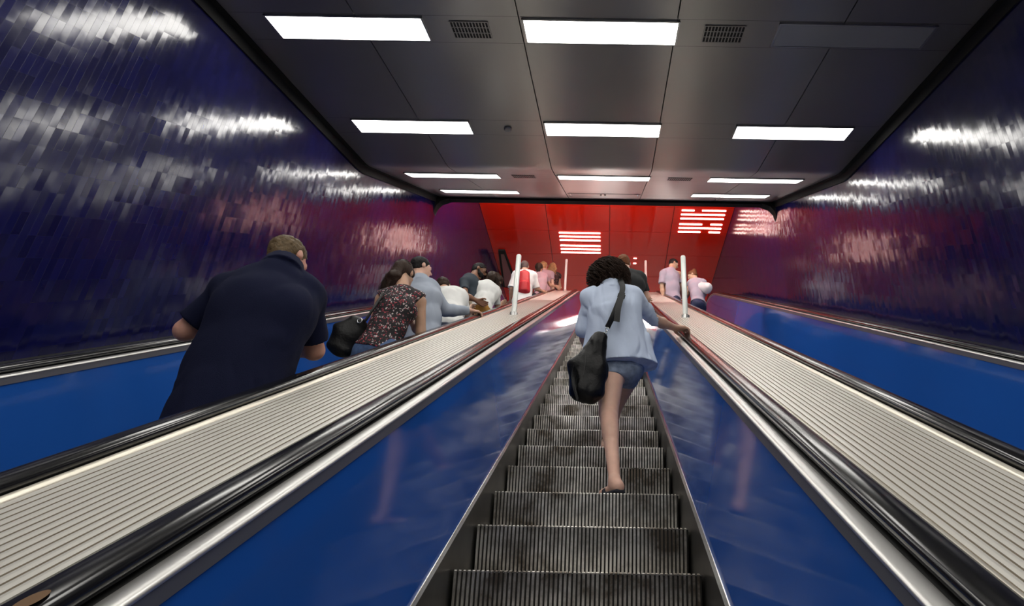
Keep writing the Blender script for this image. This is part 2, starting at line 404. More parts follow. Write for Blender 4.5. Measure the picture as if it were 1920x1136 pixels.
# ------------------------------------------------------------------ ceiling fixtures
def fixture(xc, row, label, lit=True):
    a, b = ROWS[row]; yc = (a+b)/2; zc = CZ(yc); sl = 0.2918 if yc < KY else T30
    e = empty('ceiling_light', (xc, yc, zc), label, 'ceiling light', 'rectangular ceiling lights')
    def bx(name, x0, x1, y0, y1, h0, h1, m):
        v = [(x, y, sl*y+h) for x in (x0, x1) for y in (y0, y1) for h in (h0, h1)]
        f = [(0, 1, 3, 2), (4, 6, 7, 5), (0, 4, 5, 1), (2, 3, 7, 6), (0, 2, 6, 4), (1, 5, 7, 3)]
        return v, f
    hw, hd = 0.625, (b-a)/2
    mb = MB()
    for x0, x1, y0, y1 in ((-hw, hw, -hd, -hd+0.012), (-hw, hw, hd-0.012, hd), (-hw, -hw+0.015, -hd, hd), (hw-0.015, hw, -hd, hd)):
        v, f = bx('', x0, x1, y0, y1, -0.014, 0.02, None); n = len(mb.v); mb.v += v; mb.f += [tuple(n+k for k in q) for q in f]; mb.i += [0]*6
    mb.build('frame', M['frame'], e)
    v, f = bx('', -hw+0.016, hw-0.016, -hd+0.013, hd-0.013, -0.010, 0.01, None)
    link_mesh('diffuser', v, f, M['lamp'] if lit else M['unlit'], e)
LX = 2.03
where = {4: 'first row from the camera', 5: 'second row from the camera', 6: 'third row, just past the bend of the ceiling', 7: 'fourth row, next to the red ceiling'}
for r in range(len(ROWS)):
    for xc, nm in ((-LX, 'left'), (0.0, 'middle'), (LX, 'right')):
        if r == 7 and nm == 'middle': continue
        if r < 4:
            fixture(xc, r, 'ceiling light behind the viewer, %s column, %s row back' % (nm, ('fourth', 'third', 'second', 'first')[r]))
        elif r == 4 and nm == 'right':
            fixture(xc, r, 'switched-off grey ceiling light at the upper right', lit=False)
        else:
            fixture(xc, r, 'bright rectangular ceiling light, %s column, %s' % (nm, where[r]))
def vent(x0, x1, row, label):
    a, b = ROWS[row]; yc = (a+b)/2; zc = CZ(yc); sl = 0.2918 if yc < KY else T30
    e = empty('ceiling_vent', ((x0+x1)/2, yc, zc), label, 'air vent', 'slotted vents in the ceiling')
    hw = (x1-x0)/2; hd = 0.105
    v = [(x, y, sl*y+h) for x in (-hw, hw) for y in (-hd, hd) for h in (-0.003, 0.004)]
    f = [(0, 1, 3, 2), (4, 6, 7, 5), (0, 4, 5, 1), (2, 3, 7, 6), (0, 2, 6, 4), (1, 5, 7, 3)]
    link_mesh('backing', v, f, M['slot'], e)
    mb = MB(); N = 12
    for k in range(N+1):
        x = -hw+2*hw*k/N; n = len(mb.v)
        mb.v += [(x+dx, y, sl*y+h) for dx in (-0.004, 0.004) for y in (-hd, hd) for h in (-0.008, -0.002)]; mb.f += [tuple(n+k2 for k2 in q) for q in f]; mb.i += [0]*6
    for y in (-hd, -hd/3, hd/3, hd):
        n = len(mb.v); mb.v += [(x, y+dy, sl*(y+dy)+h) for x in (-hw, hw) for dy in (-0.004, 0.004) for h in (-0.008, -0.002)]; mb.f += [tuple(n+k2 for k2 in q) for q in f]; mb.i += [0]*6
    mb.build('grille', M['ceil'], e)
vent(-1.205, -0.90, 4, 'slotted air vent between the nearest left and middle ceiling lights')
vent(0.83, 1.15, 4, 'slotted air vent between the nearest middle light and the switched-off light')
vent(-1.23, -0.93, 6, 'small air vent left of the middle light, past the bend of the ceiling')
vent(0.86, 1.18, 6, 'small air vent right of the middle light, past the bend of the ceiling')
# access flap near the end of the middle panels
mb = MB(); yc = 8.75
e = empty('access_flap', (-0.02, yc, CZ(yc)), 'narrow access flap with two catches in the middle ceiling panel near the red ceiling', 'hatch')
for x0, x1, y0, y1, h0, h1 in ((-0.60, 0.60, -0.012, 0.012, -0.004, 0.004),):
    mb.v += [(x, y, T30*y+h) for x in (x0, x1) for y in (y0, y1) for h in (h0, h1)]; mb.f += [(0, 1, 3, 2), (4, 6, 7, 5), (0, 4, 5, 1), (2, 3, 7, 6), (0, 2, 6, 4), (1, 5, 7, 3)]; mb.i += [0]*6
mb.build('slot', M['slot'], e)
for x in (-0.55, -0.05, 0.02, 0.55):
    mb = MB(); mb.box(x-0.012, x+0.012, -0.02, 0.02, -0.025, 0.012); mb.build('catch', M['bright'], e)
# small detector beside the second left light
mb = MB(); yc = 5.42; mb.tube([(-1.02, yc, CZ(yc)+0.01), (-1.02, yc, CZ(yc)-0.022), (-1.02, yc, CZ(yc)-0.03)], [0.04, 0.04, 0.03], 16)
tag(mb.build('smoke_detector', M['fascia']), 'small dark ceiling detector right of the second left ceiling light', 'detector')

# light strips let into the red ceiling
def strip(x0, x1, y, label, group):
    mb = MB(); mb.box(x0, x1, y-0.018, y+0.018, 10.395, 10.425)
    tag(bevel(mb.build('light_strip', M['strip']), 0.008, 2), label, 'light strip', group)
names = ['nearest', 'second', 'third', 'fourth', 'fifth', 'farthest']
ysl = [13.83, 14.0, 14.17, 14.43, 14.60, 14.77]
for k, y in enumerate(ysl): strip(-1.2, -0.16, y, '%s of the six full-width glowing strips in the middle of the red ceiling' % names[k], 'middle group of glowing strips')
E0 = 'glowing strips at the right end of the red ceiling'
ysr = [12.78, 12.95, 13.12, 13.36, 13.53, 13.70]
segs = [[(0, .30), (.48, 1.05)], [(0, 1.05)], [(0, 1.05)], [(0, .56), (.76, 1.05)], [(0, 1.05)], [(0, .56), (.76, 1.05)]]
for k, (y, sg) in enumerate(zip(ysr, segs)):
    for a, b in sg:
        if len(sg) == 1: t = 'full-width glowing strip, %s row of the right group in the red ceiling' % names[k]
        else: t = '%s glowing strip, %s row of the right group in the red ceiling' % ('left broken' if a == 0 else 'right broken', names[k])
        strip(1.77+a, 1.77+b, y, t, E0)
for xx in (-1.9, 0.0, 1.9):      # unseen lamps added deeper in the hall to brighten it
    for yy, nm in ((18.6, 'in the hall'), (20.2, 'farther in the hall'), (22.0, 'far in the hall'), (24.0, 'by the far hall wall')):
        mb = MB(); mb.box(xx-0.5, xx+0.5, yy-0.3, yy+0.3, 10.385, 10.418)
        tag(mb.build('added_hall_lamp', M['hallfill']), 'added unseen flat lamp in the red ceiling %s, %s column' % (nm, 'left' if xx < 0 else 'middle' if xx == 0 else 'right'), 'ceiling light', 'added hall lamps')
for xx, nm in ((-1.9, 'left'), (0.0, 'middle'), (1.9, 'right')):      # unseen tubes added behind the sloping ceiling to light the red one
    e = empty('added_tube_light', (xx, 9.66, 9.3), 'added unseen tube light on the back edge of the sloping ceiling, %s' % nm, 'ceiling light', 'cove lights')
    mb = MB(); mb.tube([(-0.75, 0.06, 0.05), (0.75, 0.06, 0.05)], 0.035, 12); mb.build('tube', M['fill'], e, True)
    mb = MB(); mb.box(-0.8, 0.8, -0.06, 0.0, -0.02, 0.12); mb.box(-0.8, -0.76, 0.0, 0.08, 0.02, 0.08); mb.box(0.76, 0.8, 0.0, 0.08, 0.02, 0.08); mb.build('housing', M['frame'], e)
for k, yy in enumerate((15.02, 15.28)): 
    mb = MB(); mb.box(0.72, 0.80, yy-0.015, yy+0.015, 10.40, 10.425)
    tag(mb.build('spot_light', M['strip']), '%s of two tiny lights in the red ceiling above the man in black' % ('nearer', 'farther')[k], 'spot light', 'two tiny ceiling lights')
# black-framed opening in the red ceiling at the left
e = empty('framed_panel', (-2.80, 15.4, 10.40), 'dull rose panel with a thick black tapering frame, in the red ceiling at the left', 'panel')
O = [(-0.06+0.10, -0.75), (0.16, -0.75), (0.26, 0.9), (-0.19, 0.9)]
O = [(-0.04, -0.72), (0.13, -0.72), (0.24, 1.3), (-0.19, 1.3)]; I = [(0.0, -0.55), (0.09, -0.55), (0.19, 1.3), (-0.14, 1.3)]
v = [(x, y, h) for x, y in O+I for h in (-0.03, 0.03)]
f = []
for k in range(4):
    k2 = (k+1) % 4; a, b, c, d = 2*k, 2*k2, 8+2*k, 8+2*k2
    f += [(a, b, d, c), (a+1, c+1, d+1, b+1), (a, a+1, b+1, b), (c, d, d+1, c+1)]
link_mesh('frame', v, f, M['black'], e)
v = [(x, y, h) for x, y in I for h in (-0.012, 0.02)]
link_mesh('pane', v, [(0, 2, 4, 6), (1, 7, 5, 3), (0, 1, 3, 2), (2, 3, 5, 4), (4, 5, 7, 6), (6, 7, 1, 0)], M['mauve'], e)

# ================================================================== people: one smooth blended surface per body and garment
A3 = lambda v: np.array(v, dtype=np.float32)
def unit(v): v = np.array(v, float); return v/max(np.linalg.norm(v), 1e-9)
def vnoise(p, f, seed=0):
    q = p*A3(f) + seed*17.31
    i = np.floor(q).astype(np.int64); r = (q-i).astype(np.float32); r = r*r*(3-2*r)
    out = 0
    for dx in (0, 1):
        for dy in (0, 1):
            for dz in (0, 1):
                n = ((i[..., 0]+dx)*73856093) ^ ((i[..., 1]+dy)*19349663) ^ ((i[..., 2]+dz)*83492791)
                n = (n ^ (n >> 13))*1274126177 & 0x7fffffff
                hsh = (n & 0xffff).astype(np.float32)/65535.0
                wgt = (r[..., 0] if dx else 1-r[..., 0])*(r[..., 1] if dy else 1-r[..., 1])*(r[..., 2] if dz else 1-r[..., 2])
                out = out + hsh*wgt
    return out*2-1

class Blob:
    def __init__(s, k=0.02): s.p = []; s.k = k; s.post = []
    def _add(s, fn, lo, hi, k, sub=False): s.p.append((fn, A3(lo), A3(hi), s.k if k is None else k, sub)); return s
    def cone(s, a, b, ra, rb, k=None, sub=False):
        a, b = A3(a), A3(b); r = max(ra, rb); ab = b-a; L2 = float(ab@ab)+1e-9
        def fn(p):
            q = p-a; t = np.clip((q@ab)/L2, 0, 1); return np.linalg.norm(q-t[..., None]*ab, axis=-1)-(ra+(rb-ra)*t)
        return s._add(fn, np.minimum(a, b)-r, np.maximum(a, b)+r, k, sub)
    def ell(s, c, rad, axes=None, k=None, sub=False):
        c = A3(c); rad = A3(rad); Rm = np.eye(3, dtype=np.float32) if axes is None else A3(axes); r = float(rad.max())
        def fn(p):
            q = (p-c)@Rm.T; k0 = np.linalg.norm(q/rad, axis=-1); k1 = np.linalg.norm(q/(rad*rad), axis=-1)+1e-6
            return k0*(k0-1)/k1
        return s._add(fn, c-r, c+r, k, sub)
    def slab(s, a, b, ra, rb, side, k=None, sub=False):
        """tapered elliptical trunk from a to b; ra, rb = (half width, half depth)"""
        a, b = A3(a), A3(b); ab = b-a; L = float(np.linalg.norm(ab)); wv = ab/L
        u = A3(side); u = u-wv*(u@wv); u /= np.linalg.norm(u); n = np.cross(wv, u); r = max(*ra, *rb)
        def fn(p):
            q = p-a; h = q@wv; t = np.clip(h/L, 0, 1); rx = ra[0]+(rb[0]-ra[0])*t; ry = ra[1]+(rb[1]-ra[1])*t
            dz = h-t*L; m = np.minimum(rx, ry)
            kk = np.sqrt((q@u/rx)**2+(q@n/ry)**2+(dz/m)**2)
            return (kk-1)*m
        return s._add(fn, np.minimum(a, b)-r, np.maximum(a, b)+r, k, sub)
    def cut(s, pt, nrm):          # remove what lies on the side the normal points to
        pt = A3(pt); nrm = A3(unit(nrm)); s.post.append(lambda p, d: np.maximum(d, (p-pt)@nrm)); return s
    def fold(s, fn): s.post.append(lambda p, d: d+fn(p)); return s
    def shell(s, th): s.post.append(lambda p, d: np.maximum(d, -(d+th))); return s
    def mesh(s, h):
        lo = np.min([p[1] for p in s.p if not p[4]], 0)-0.03; hi = np.max([p[2] for p in s.p if not p[4]], 0)+0.03
        n = np.ceil((hi-lo)/h).astype(int)+1
        ax = [lo[i]+h*np.arange(n[i], dtype=np.float32) for i in range(3)]
        D = np.full(n, 9.0, dtype=np.float32)
        for fn, l, g, k, sub in s.p:
            m = k+2.5*h+0.02
            i0 = np.maximum(((l-m-lo)/h).astype(int), 0); i1 = np.minimum(((g+m-lo)/h).astype(int)+2, n)
            if (i1 <= i0).any(): continue
            P3 = np.stack(np.meshgrid(*[ax[i][i0[i]:i1[i]] for i in range(3)], indexing='ij'), -1)
            d = fn(P3).astype(np.float32); sl = tuple(slice(i0[i], i1[i]) for i in range(3)); c = D[sl]
            if sub: D[sl] = np.maximum(c, -d)
            else:
                t = np.clip(0.5+0.5*(c-d)/k, 0, 1); D[sl] = c*(1-t)+d*t-k*t*(1-t)
        if s.post:
            near = np.abs(D) < 0.06; ii = np.argwhere(near); P3 = lo+ii.astype(np.float32)*h; d = D[near]
            far_in = (D <= -0.06)
            for f in s.post: d = f(P3, d)
            D[near] = d
            if far_in.any():
                jj = np.argwhere(far_in); Pj = lo+jj.astype(np.float32)*h; dj = D[far_in]
                for f in s.post: dj = f(Pj, dj)
                D[far_in] = dj
        D[[0, -1]] = 9; D[:, [0, -1]] = 9; D[:, :, [0, -1]] = 9
        I = D < 0
        cnt = sum(I[a:n[0]-1+a, b:n[1]-1+b, c:n[2]-1+c].astype(np.int8) for a in (0, 1) for b in (0, 1) for c in (0, 1))
        act = (cnt > 0) & (cnt < 8); cells = np.argwhere(act)
        vid = np.full(act.shape, -1, dtype=np.int64); vid[act] = np.arange(len(cells))
        acc = np.zeros((len(cells), 3), np.float32); w = np.zeros(len(cells), np.float32)
        for axis in range(3):
            o1, o2 = [i for i in range(3) if i != axis]
            for a in (0, 1):
                for b in (0, 1):
                    c0 = np.zeros(3, int); c0[o1] = a; c0[o2] = b; c1 = c0.copy(); c1[axis] = 1
                    d0 = D[tuple((cells+c0).T)]; d1 = D[tuple((cells+c1).T)]; x = (d0 < 0) != (d1 < 0)
                    t = np.where(x, d0/np.where(x, d0-d1, 1), 0)
                    pt = np.zeros((len(cells), 3), np.float32)+c0; pt[:, axis] = t
                    acc[x] += pt[x]; w[x] += 1
        V = lo+(cells+acc/w[:, None])*h
        Q = []
        for axis in range(3):
            o1, o2 = [(1, 2), (2, 0), (0, 1)][axis]
            sl0 = [slice(None)]*3; sl1 = [slice(None)]*3; sl0[axis] = slice(0, -1); sl1[axis] = slice(1, None)
            x = np.argwhere(I[tuple(sl0)] != I[tuple(sl1)])
            ins = I[tuple(x.T)]
            def cc(da, db):
                c = x.copy(); c[:, o1] -= da; c[:, o2] -= db; return vid[tuple(c.T)]
            q = np.stack([cc(1, 1), cc(0, 1), cc(0, 0), cc(1, 0)], 1)
            q[~ins] = q[~ins][:, ::-1]; Q.append(q)
        return V, np.concatenate(Q)

def blob_obj(name, blob, h, m, parent=None, extra=None):
    V, Q = blob.mesh(h)
    me = bpy.data.meshes.new(name); nv, nq = len(V), len(Q)
    ev, ef = extra if extra else (np.zeros((0, 3)), np.zeros((0, 4), int))
    V = np.concatenate([V, ev]); Q = np.concatenate([Q, np.array(ef, int).reshape(-1, 4)+nv])
    if parent is not None: V = V - np.array(parent.location)
    org = np.zeros(3)
    me.vertices.add(len(V)); me.vertices.foreach_set('co', V.astype(np.float32).ravel())
    me.loops.add(len(Q)*4); me.loops.foreach_set('vertex_index', Q.astype(np.int32).ravel())
    me.polygons.add(len(Q)); me.polygons.foreach_set('loop_start', np.arange(0, len(Q)*4, 4, dtype=np.int32))
    me.polygons.foreach_set('use_smooth', np.ones(len(Q), bool))
    me.materials.append(m); me.update(calc_edges=True); me.validate()
    o = bpy.data.objects.new(name, me); COL.objects.link(o)
    if parent is not None: o.parent = parent
    return o

def strand_mesh(curves, r0=0.0016, r1=0.0006):
    """four-sided tapering hair strands"""
    V = []; Fc = []
    for c in curves:
        n0 = len(V); N = len(c)
        for i, p in enumerate(c):
            d = unit(np.array(c[min(i+1, N-1)])-np.array(c[max(i-1, 0)])); a = unit(np.cross(d, (0.3, 0.5, 0.8))); b = np.cross(d, a)
            r = r0+(r1-r0)*i/(N-1)
            for k in range(4):
                t = math.pi/2*k; V.append(np.array(p)+(a*math.cos(t)+b*math.sin(t))*r)
        for i in range(N-1):
            for k in range(4):
                q = n0+i*4; k2 = (k+1) % 4; Fc.append((q+k, q+k2, q+4+k2, q+4+k))
    return np.array(V), np.array(Fc)

def tread(y):     # height of the step surface at a distance y
    k = math.floor((y-2.81)/0.4+1e-6); yy = 2.81+0.4*k
    return Z0(yy) if yy < 13.3 else Z0(yy+0.1)

def hand(b, wr, d, back, thumb, s=1.0, curl=(0.25, 0.5, 0.4)):
    """palm with four unequal fingers and a thumb leaving its side; back = normal on the back of the hand"""
    d, back = unit(d), unit(back); back = unit(back-d*(back@d)); sd = np.cross(d, back); sd = sd if sd@unit(thumb) > 0 else -sd
    wr = np.array(wr, float)
    for k, (off, L, fl) in enumerate(((0.030, 0.088, 0.072), (0.010, 0.092, 0.080), (-0.011, 0.088, 0.074), (-0.031, 0.080, 0.058))):
        kn = wr+d*L*s+sd*off*s
        b.cone(wr+sd*off*0.55*s, kn, 0.0155*s, 0.0125*s, k=0.014)
        p = kn; ang = 0; rr = (0.0095, 0.0088, 0.0080, 0.0070)
        for j, sh in enumerate((0.46, 0.30, 0.24)):
            ang += curl[j]; dd = unit(d*math.cos(ang)-back*math.sin(ang)+sd*off*2.0*(1 if j == 0 else 0.5)); q = p+dd*fl*sh*s*1.05
            b.cone(p, q, rr[j]*s, rr[j+1]*s, k=0.005); p = q
    t0 = wr+d*0.022*s+sd*0.022*s; t1 = t0+unit(d*0.75+sd*0.6-back*0.35)*0.045*s; t2 = t1+unit(d*0.9+sd*0.25-back*0.4)*0.032*s; t3 = t2+unit(d*0.9-back*0.5)*0.025*s
    b.cone(t0, t1, 0.016*s, 0.0125*s, k=0.012); b.cone(t1, t2, 0.0115*s, 0.0105*s, k=0.005); b.cone(t2, t3, 0.0105*s, 0.008*s, k=0.005)

def body_frame(J, front):
    up = unit(np.array(J['neck'])-np.array(J['pelvis'])); f = np.array(front, float)
    ss = unit(np.array(J['shR'])-np.array(J['shL'])); hs = unit(np.cross(f, (0, 0, 1)))
    return up, unit(f), ss, hs

def legs(J, front, wide=1.0, feet=None, stance=0.0, step=0.0):
    """hips, knees and ankles of someone standing on the treads"""
    f = unit(front); side = unit(np.cross(f, (0, 0, 1))); pel = np.array(J['pelvis'])
    for s, n in ((-1, 'L'), (1, 'R')):
        if 'hip'+n not in J: J['hip'+n] = pel+side*s*0.092*wide-np.array((0, 0, 0.03))
        if 'an'+n not in J:
            base = pel+side*s*0.10*wide; y = base[1]+(step if s > 0 else stance)
            J['an'+n] = np.array((base[0], y, tread(y)+0.075))
        if 'kn'+n not in J:
            h, a = np.array(J['hip'+n]), np.array(J['an'+n]); L = np.linalg.norm(h-a); half = max(0.425, L/2*1.001)
            bend = math.sqrt(max(half*half-L*L/4, 1e-4)); J['kn'+n] = (h+a)/2+unit(f-unit(h-a)*(f@unit(h-a)))*min(bend, 0.25)
    return J

def torso(b, J, ss, hs, inf=0.0, w=1.0, fem=False, hem=None, hw=None, k=0.055, dep=1.0):
    P_, W_, C_, N_ = (np.array(J[k2], float) for k2 in ('pelvis', 'waist', 'chest', 'neck')); L, R_ = np.array(J['shL']), np.array(J['shR'])
    q = dict(p=(0.165, 0.115), w=(0.125, 0.095), c=(0.145, 0.105), u=(0.14, 0.095)) if fem else dict(p=(0.16, 0.115), w=(0.15, 0.11), c=(0.17, 0.118), u=(0.17, 0.112))
    g = lambda key: (q[key][0]*w+inf, q[key][1]*w*dep+inf)
    upc = (L+R_)/2*0.55+N_*0.45-(N_-C_)*0.22
    mid = unit(ss+hs)
    if hem is not None: b.slab(hem, P_, hw, g('p'), hs, k)
    b.slab(P_-(W_-P_)*0.15, W_, g('p'), g('w'), unit(hs*2+ss), k); b.slab(W_, C_, g('w'), g('c'), mid, k); b.slab(C_, upc, g('c'), g('u'), ss, k)
    b.cone(L+(R_-L)*0.1, R_-(R_-L)*0.1, 0.066*w+inf, 0.066*w+inf, k)
    for S_ in (L, R_):
        b.cone(upc, S_, 0.062*w+inf, 0.052*w+inf, k); b.cone(N_-(N_-C_)*0.03, S_+(N_-S_)*0.15, 0.045*w+inf*0.8, 0.045*w+inf*0.8, k)

def arm(b, J, n, w=1.0, inf=0.0, upto=2.0, k=0.02, taper=1.0):
    S_, E_, W_ = (np.array(J[q+n], float) for q in ('sh', 'el', 'wr'))
    t = min(upto, 1); b.cone(S_, S_+(E_-S_)*t, 0.050*w+inf, (0.050-0.010*t)*w+inf*taper, k)
    if upto > 1:
        t = upto-1; e2 = E_+(W_-E_)*t
        b.cone(E_, E_+(W_-E_)*min(t, 0.35), 0.040*w+inf*taper, 0.041*w+inf*taper, k)
        if t > 0.35: b.cone(E_+(W_-E_)*0.35, e2, 0.041*w+inf*taper, (0.041-0.016*(t-0.35)/0.65)*w+inf*taper, k)

def head_frame(J, face, tilt=0.0):
    hc = np.array(J['head'], float); f = unit(face); upv = unit(hc-np.array(J['neck'])); upv = unit(upv*0.5+np.array((0, 0, 1))*0.5)
    s = unit(np.cross(f, upv)); u = np.cross(s, f); return hc, f, s, u

def head(b, J, face, w=1.0, k=0.012, beard=False):
    hc, f, s, u = head_frame(J, face); ax = np.array([s, f, u])
    b.ell(hc+u*0.022*w-f*0.012*w, (0.074*w, 0.093*w, 0.090*w), ax, 0.02)
    b.ell(hc+f*0.022*w-u*0.040*w, (0.058*w, 0.068*w, 0.078*w), ax, 0.03)
    b.ell(hc+f*0.062*w-u*0.098*w, (0.026*w, 0.022*w, 0.018*w), ax, 0.03)
    b.cone(hc+f*0.083*w+u*0.012*w, hc+f*0.106*w-u*0.028*w, 0.008*w, 0.013*w, 0.012)
    b.cone(hc+f*0.080*w+u*0.024*w-s*0.032*w, hc+f*0.080*w+u*0.024*w+s*0.032*w, 0.010*w, 0.010*w, 0.012)
    for q in (-1, 1):
        b.ell(hc+f*0.092*w+s*q*0.032*w+u*0.004*w, (0.014*w, 0.012*w, 0.010*w), ax, 0.004, sub=True)
        b.ell(hc+f*0.080*w+s*q*0.032*w+u*0.004*w, (0.012*w,)*3, ax, 0.003)
        b.ell(hc+s*q*0.076*w-u*0.008*w-f*0.006*w, (0.010*w, 0.020*w, 0.032*w), np.array([s, unit(f+u*0.2), unit(u-f*0.2)]), 0.006)
    b.cone(hc+f*0.088*w-u*0.058*w-s*0.018*w, hc+f*0.088*w-u*0.058*w+s*0.018*w, 0.007*w, 0.007*w, 0.006)
    b.cone(hc+f*0.086*w-u*0.070*w-s*0.014*w, hc+f*0.086*w-u*0.070*w+s*0.014*w, 0.008*w, 0.008*w, 0.006)
    N_ = np.array(J['neck'], float); b.cone(N_-u*0.02, hc-u*0.055*w-f*0.025*w, 0.058*w, 0.054*w, 0.025)

def make_body(name, J, front, face, skin, h, w=1.0, fem=False, hands=None, label='', headw=1.0, legw=1.0):
    up, f, ss, hs = body_frame(J, front); b = Blob(0.025)
    torso(b, J, ss, hs, -0.012, w*0.97, fem)
    for n in 'LR':
        arm(b, J, n, w); H, K_, An = (np.array(J[q+n], float) for q in ('hip', 'kn', 'an'))
        lw = w*legw; b.cone(H, K_, 0.082*lw, 0.052*lw, 0.03); b.cone(K_, An, 0.048*lw, 0.033*w, 0.02)
        shin = unit(An-K_); bk = -f-shin*((-f)@shin); b.cone(K_+shin*0.07+bk*0.018, K_+shin*0.2+bk*0.018, 0.042*lw, 0.036*lw, 0.03)
        ft = (J.get('toe'+n) if J.get('toe'+n) is not None else f); ft = unit(ft); g = An-np.array((0, 0, 0.045))
        b.cone(An, g-ft*0.035+np.array((0, 0, 0.012)), 0.034, 0.030, 0.02); b.cone(g-ft*0.03+np.array((0, 0, 0.01)), g+ft*0.12, 0.030, 0.022, 0.025)
        d = J['wr'+n]-np.array(J['el'+n]); hd = (hands or {}).get(n)
        if hd: hand(b, J['wr'+n], *hd)
        else: hand(b, J['wr'+n], d, unit(np.cross(d, (0.0, 0, 1)))*(1 if n == 'L' else -1)+np.array((0, 0, 0.3)), f, 1.0)
    head(b, J, face, headw)
    o = blob_obj(name, b, h, skin)
    return o

def shirt(J, front, h, m, parent, name='shirt', w=1.0, fem=False, inf=0.014, sleeve=0.6, hem=0.14, hemw=(0.20, 0.14), collar=False, aline=None, folds=0.004, fdir=(7, 7, 3), sinf=0.016, hemdir=None, seed=1, taper=1.35, neckcut=True, shell=False):
    up, f, ss, hs = body_frame(J, front); b = Blob(0.03)
    P_ = np.array(J['pelvis'], float); W_ = np.array(J['waist'], float); dn = unit(P_-W_) if hemdir is None else unit(hemdir)
    hp = P_+dn*hem
    torso(b, J, ss, hs, inf, w, fem, hem=hp+dn*0.05, hw=hemw)
    if aline: b.slab(np.array(J['chest'], float), hp+dn*0.04, ((0.15 if fem else 0.172)*w+inf, (0.10 if fem else 0.118)*w+inf), aline, hs, 0.06)
    for n in 'LR':
        if sleeve > 0:
            S_, E_, Wr = (np.array(J[q+n], float) for q in ('sh', 'el', 'wr'))
            arm(b, J, n, w, sinf, sleeve+0.12, 0.018, taper)
    if shell: b.shell(0.012)
    b.cut(hp, dn)
    if neckcut:
        N_ = np.array(J['neck'], float); hc = np.array(J['head'], float); nd = unit(unit(hc-N_)+f*0.25); b.cut(N_+nd*0.020, nd)
    if folds:
        A_ = A3(np.array([unit(np.cross(dn, f)), f, dn]))
        W2 = lambda p: p@A_.T + 0.03*vnoise(p, (6, 6, 6), seed+9)[..., None]
        b.fold(lambda p: folds*(1.1-2.2*np.abs(vnoise(W2(p), fdir, seed)))+folds*0.5*(0.9-2*np.abs(vnoise(W2(p), tuple(2.1*c for c in fdir), seed+5))))
    # clean sleeve ends: subtract beyond the cuff
    for n in 'LR':
        if sleeve < 1.95:
            S_, E_, Wr = (np.array(J[q+n], float) for q in ('sh', 'el', 'wr'))
            if sleeve == 0: c = S_+(E_-S_)*0.02; d = unit(unit(E_-S_)*0.6+unit(S_-np.array(J['shR' if n == 'L' else 'shL']))*0.8)
            elif sleeve <= 1: c = S_+(E_-S_)*sleeve; d = unit(E_-S_)
            else: c = E_+(Wr-E_)*(sleeve-1); d = unit(Wr-E_)
            cc, dd = A3(c), A3(d)
            RC = 0.12 if sleeve == 0 else 0.085
            def cutter(p, dist, cc=cc, dd=dd, RC=RC):
                q = p-cc; a = q@dd; r = np.linalg.norm(q-a[..., None]*dd, axis=-1)
                bx = np.maximum(np.maximum(-a, a-0.25), r-RC); return np.maximum(dist, -bx)
            b.post.append(cutter)
    if collar:
        N_ = np.array(J['neck'], float); hc = np.array(J['head'], float); cu = unit(unit(hc-N_)*0.7+unit(N_-np.array(J['chest']))*0.3)
        cs = unit(np.cross(f, cu)); cf = np.cross(cu, cs)
        cw = max(w, 1.0)
        def ring(p):
            q = p-A3(N_+f*0.004); a = q@A3(cu); x = q@A3(cs); y = q@A3(cf); r = np.sqrt((x/(0.078*cw))**2+(y/(0.076*cw))**2)
            return np.maximum(np.abs(r-1+1.6*a)*0.075-0.009, np.abs(a-0.018)-0.038)
        b.post.append(lambda p, d: np.minimum(d, ring(p)))
    return blob_obj(name, b, h, m, parent)

def trousers(J, front, h, m, parent, name='trousers', w=1.0, upto=2.0, inf=0.014, fem=False, seed=3):
    up, f, ss, hs = body_frame(J, front); b = Blob(0.03); P_ = np.array(J['pelvis'], float); W_ = np.array(J['waist'], float)
    b.slab(P_-(W_-P_)*0.1, P_+(W_-P_)*0.25, (0.162*w+inf, 0.115*w+inf), (0.14*w+inf, 0.10*w+inf), hs)
    for n in 'LR':
        H, K_, An = (np.array(J[q+n], float) for q in ('hip', 'kn', 'an')); t = min(upto, 1); e = H+(K_-H)*t
        b.cone(H, e, 0.088*w+inf, (0.088-0.03*t)*w+inf*1.2, 0.035)
        if upto > 1: b.cone(K_, K_+(An-K_)*(upto-1), 0.056*w+inf*1.2, 0.045*w+inf*1.4, 0.03)
        if upto < 1:
            d = unit(K_-H); cc, dd = A3(H+(K_-H)*upto*0.93), A3(d)
            def cutter(p, dist, cc=cc, dd=dd):
                q = p-cc; a = q@dd; r = np.linalg.norm(q-a[..., None]*dd, axis=-1); return np.maximum(dist, -np.maximum(-a, r-0.115))
            b.post.append(cutter)
    b.fold(lambda p: 0.003*vnoise(p, (14, 14, 10), seed))
    return blob_obj(name, b, h, m, parent)

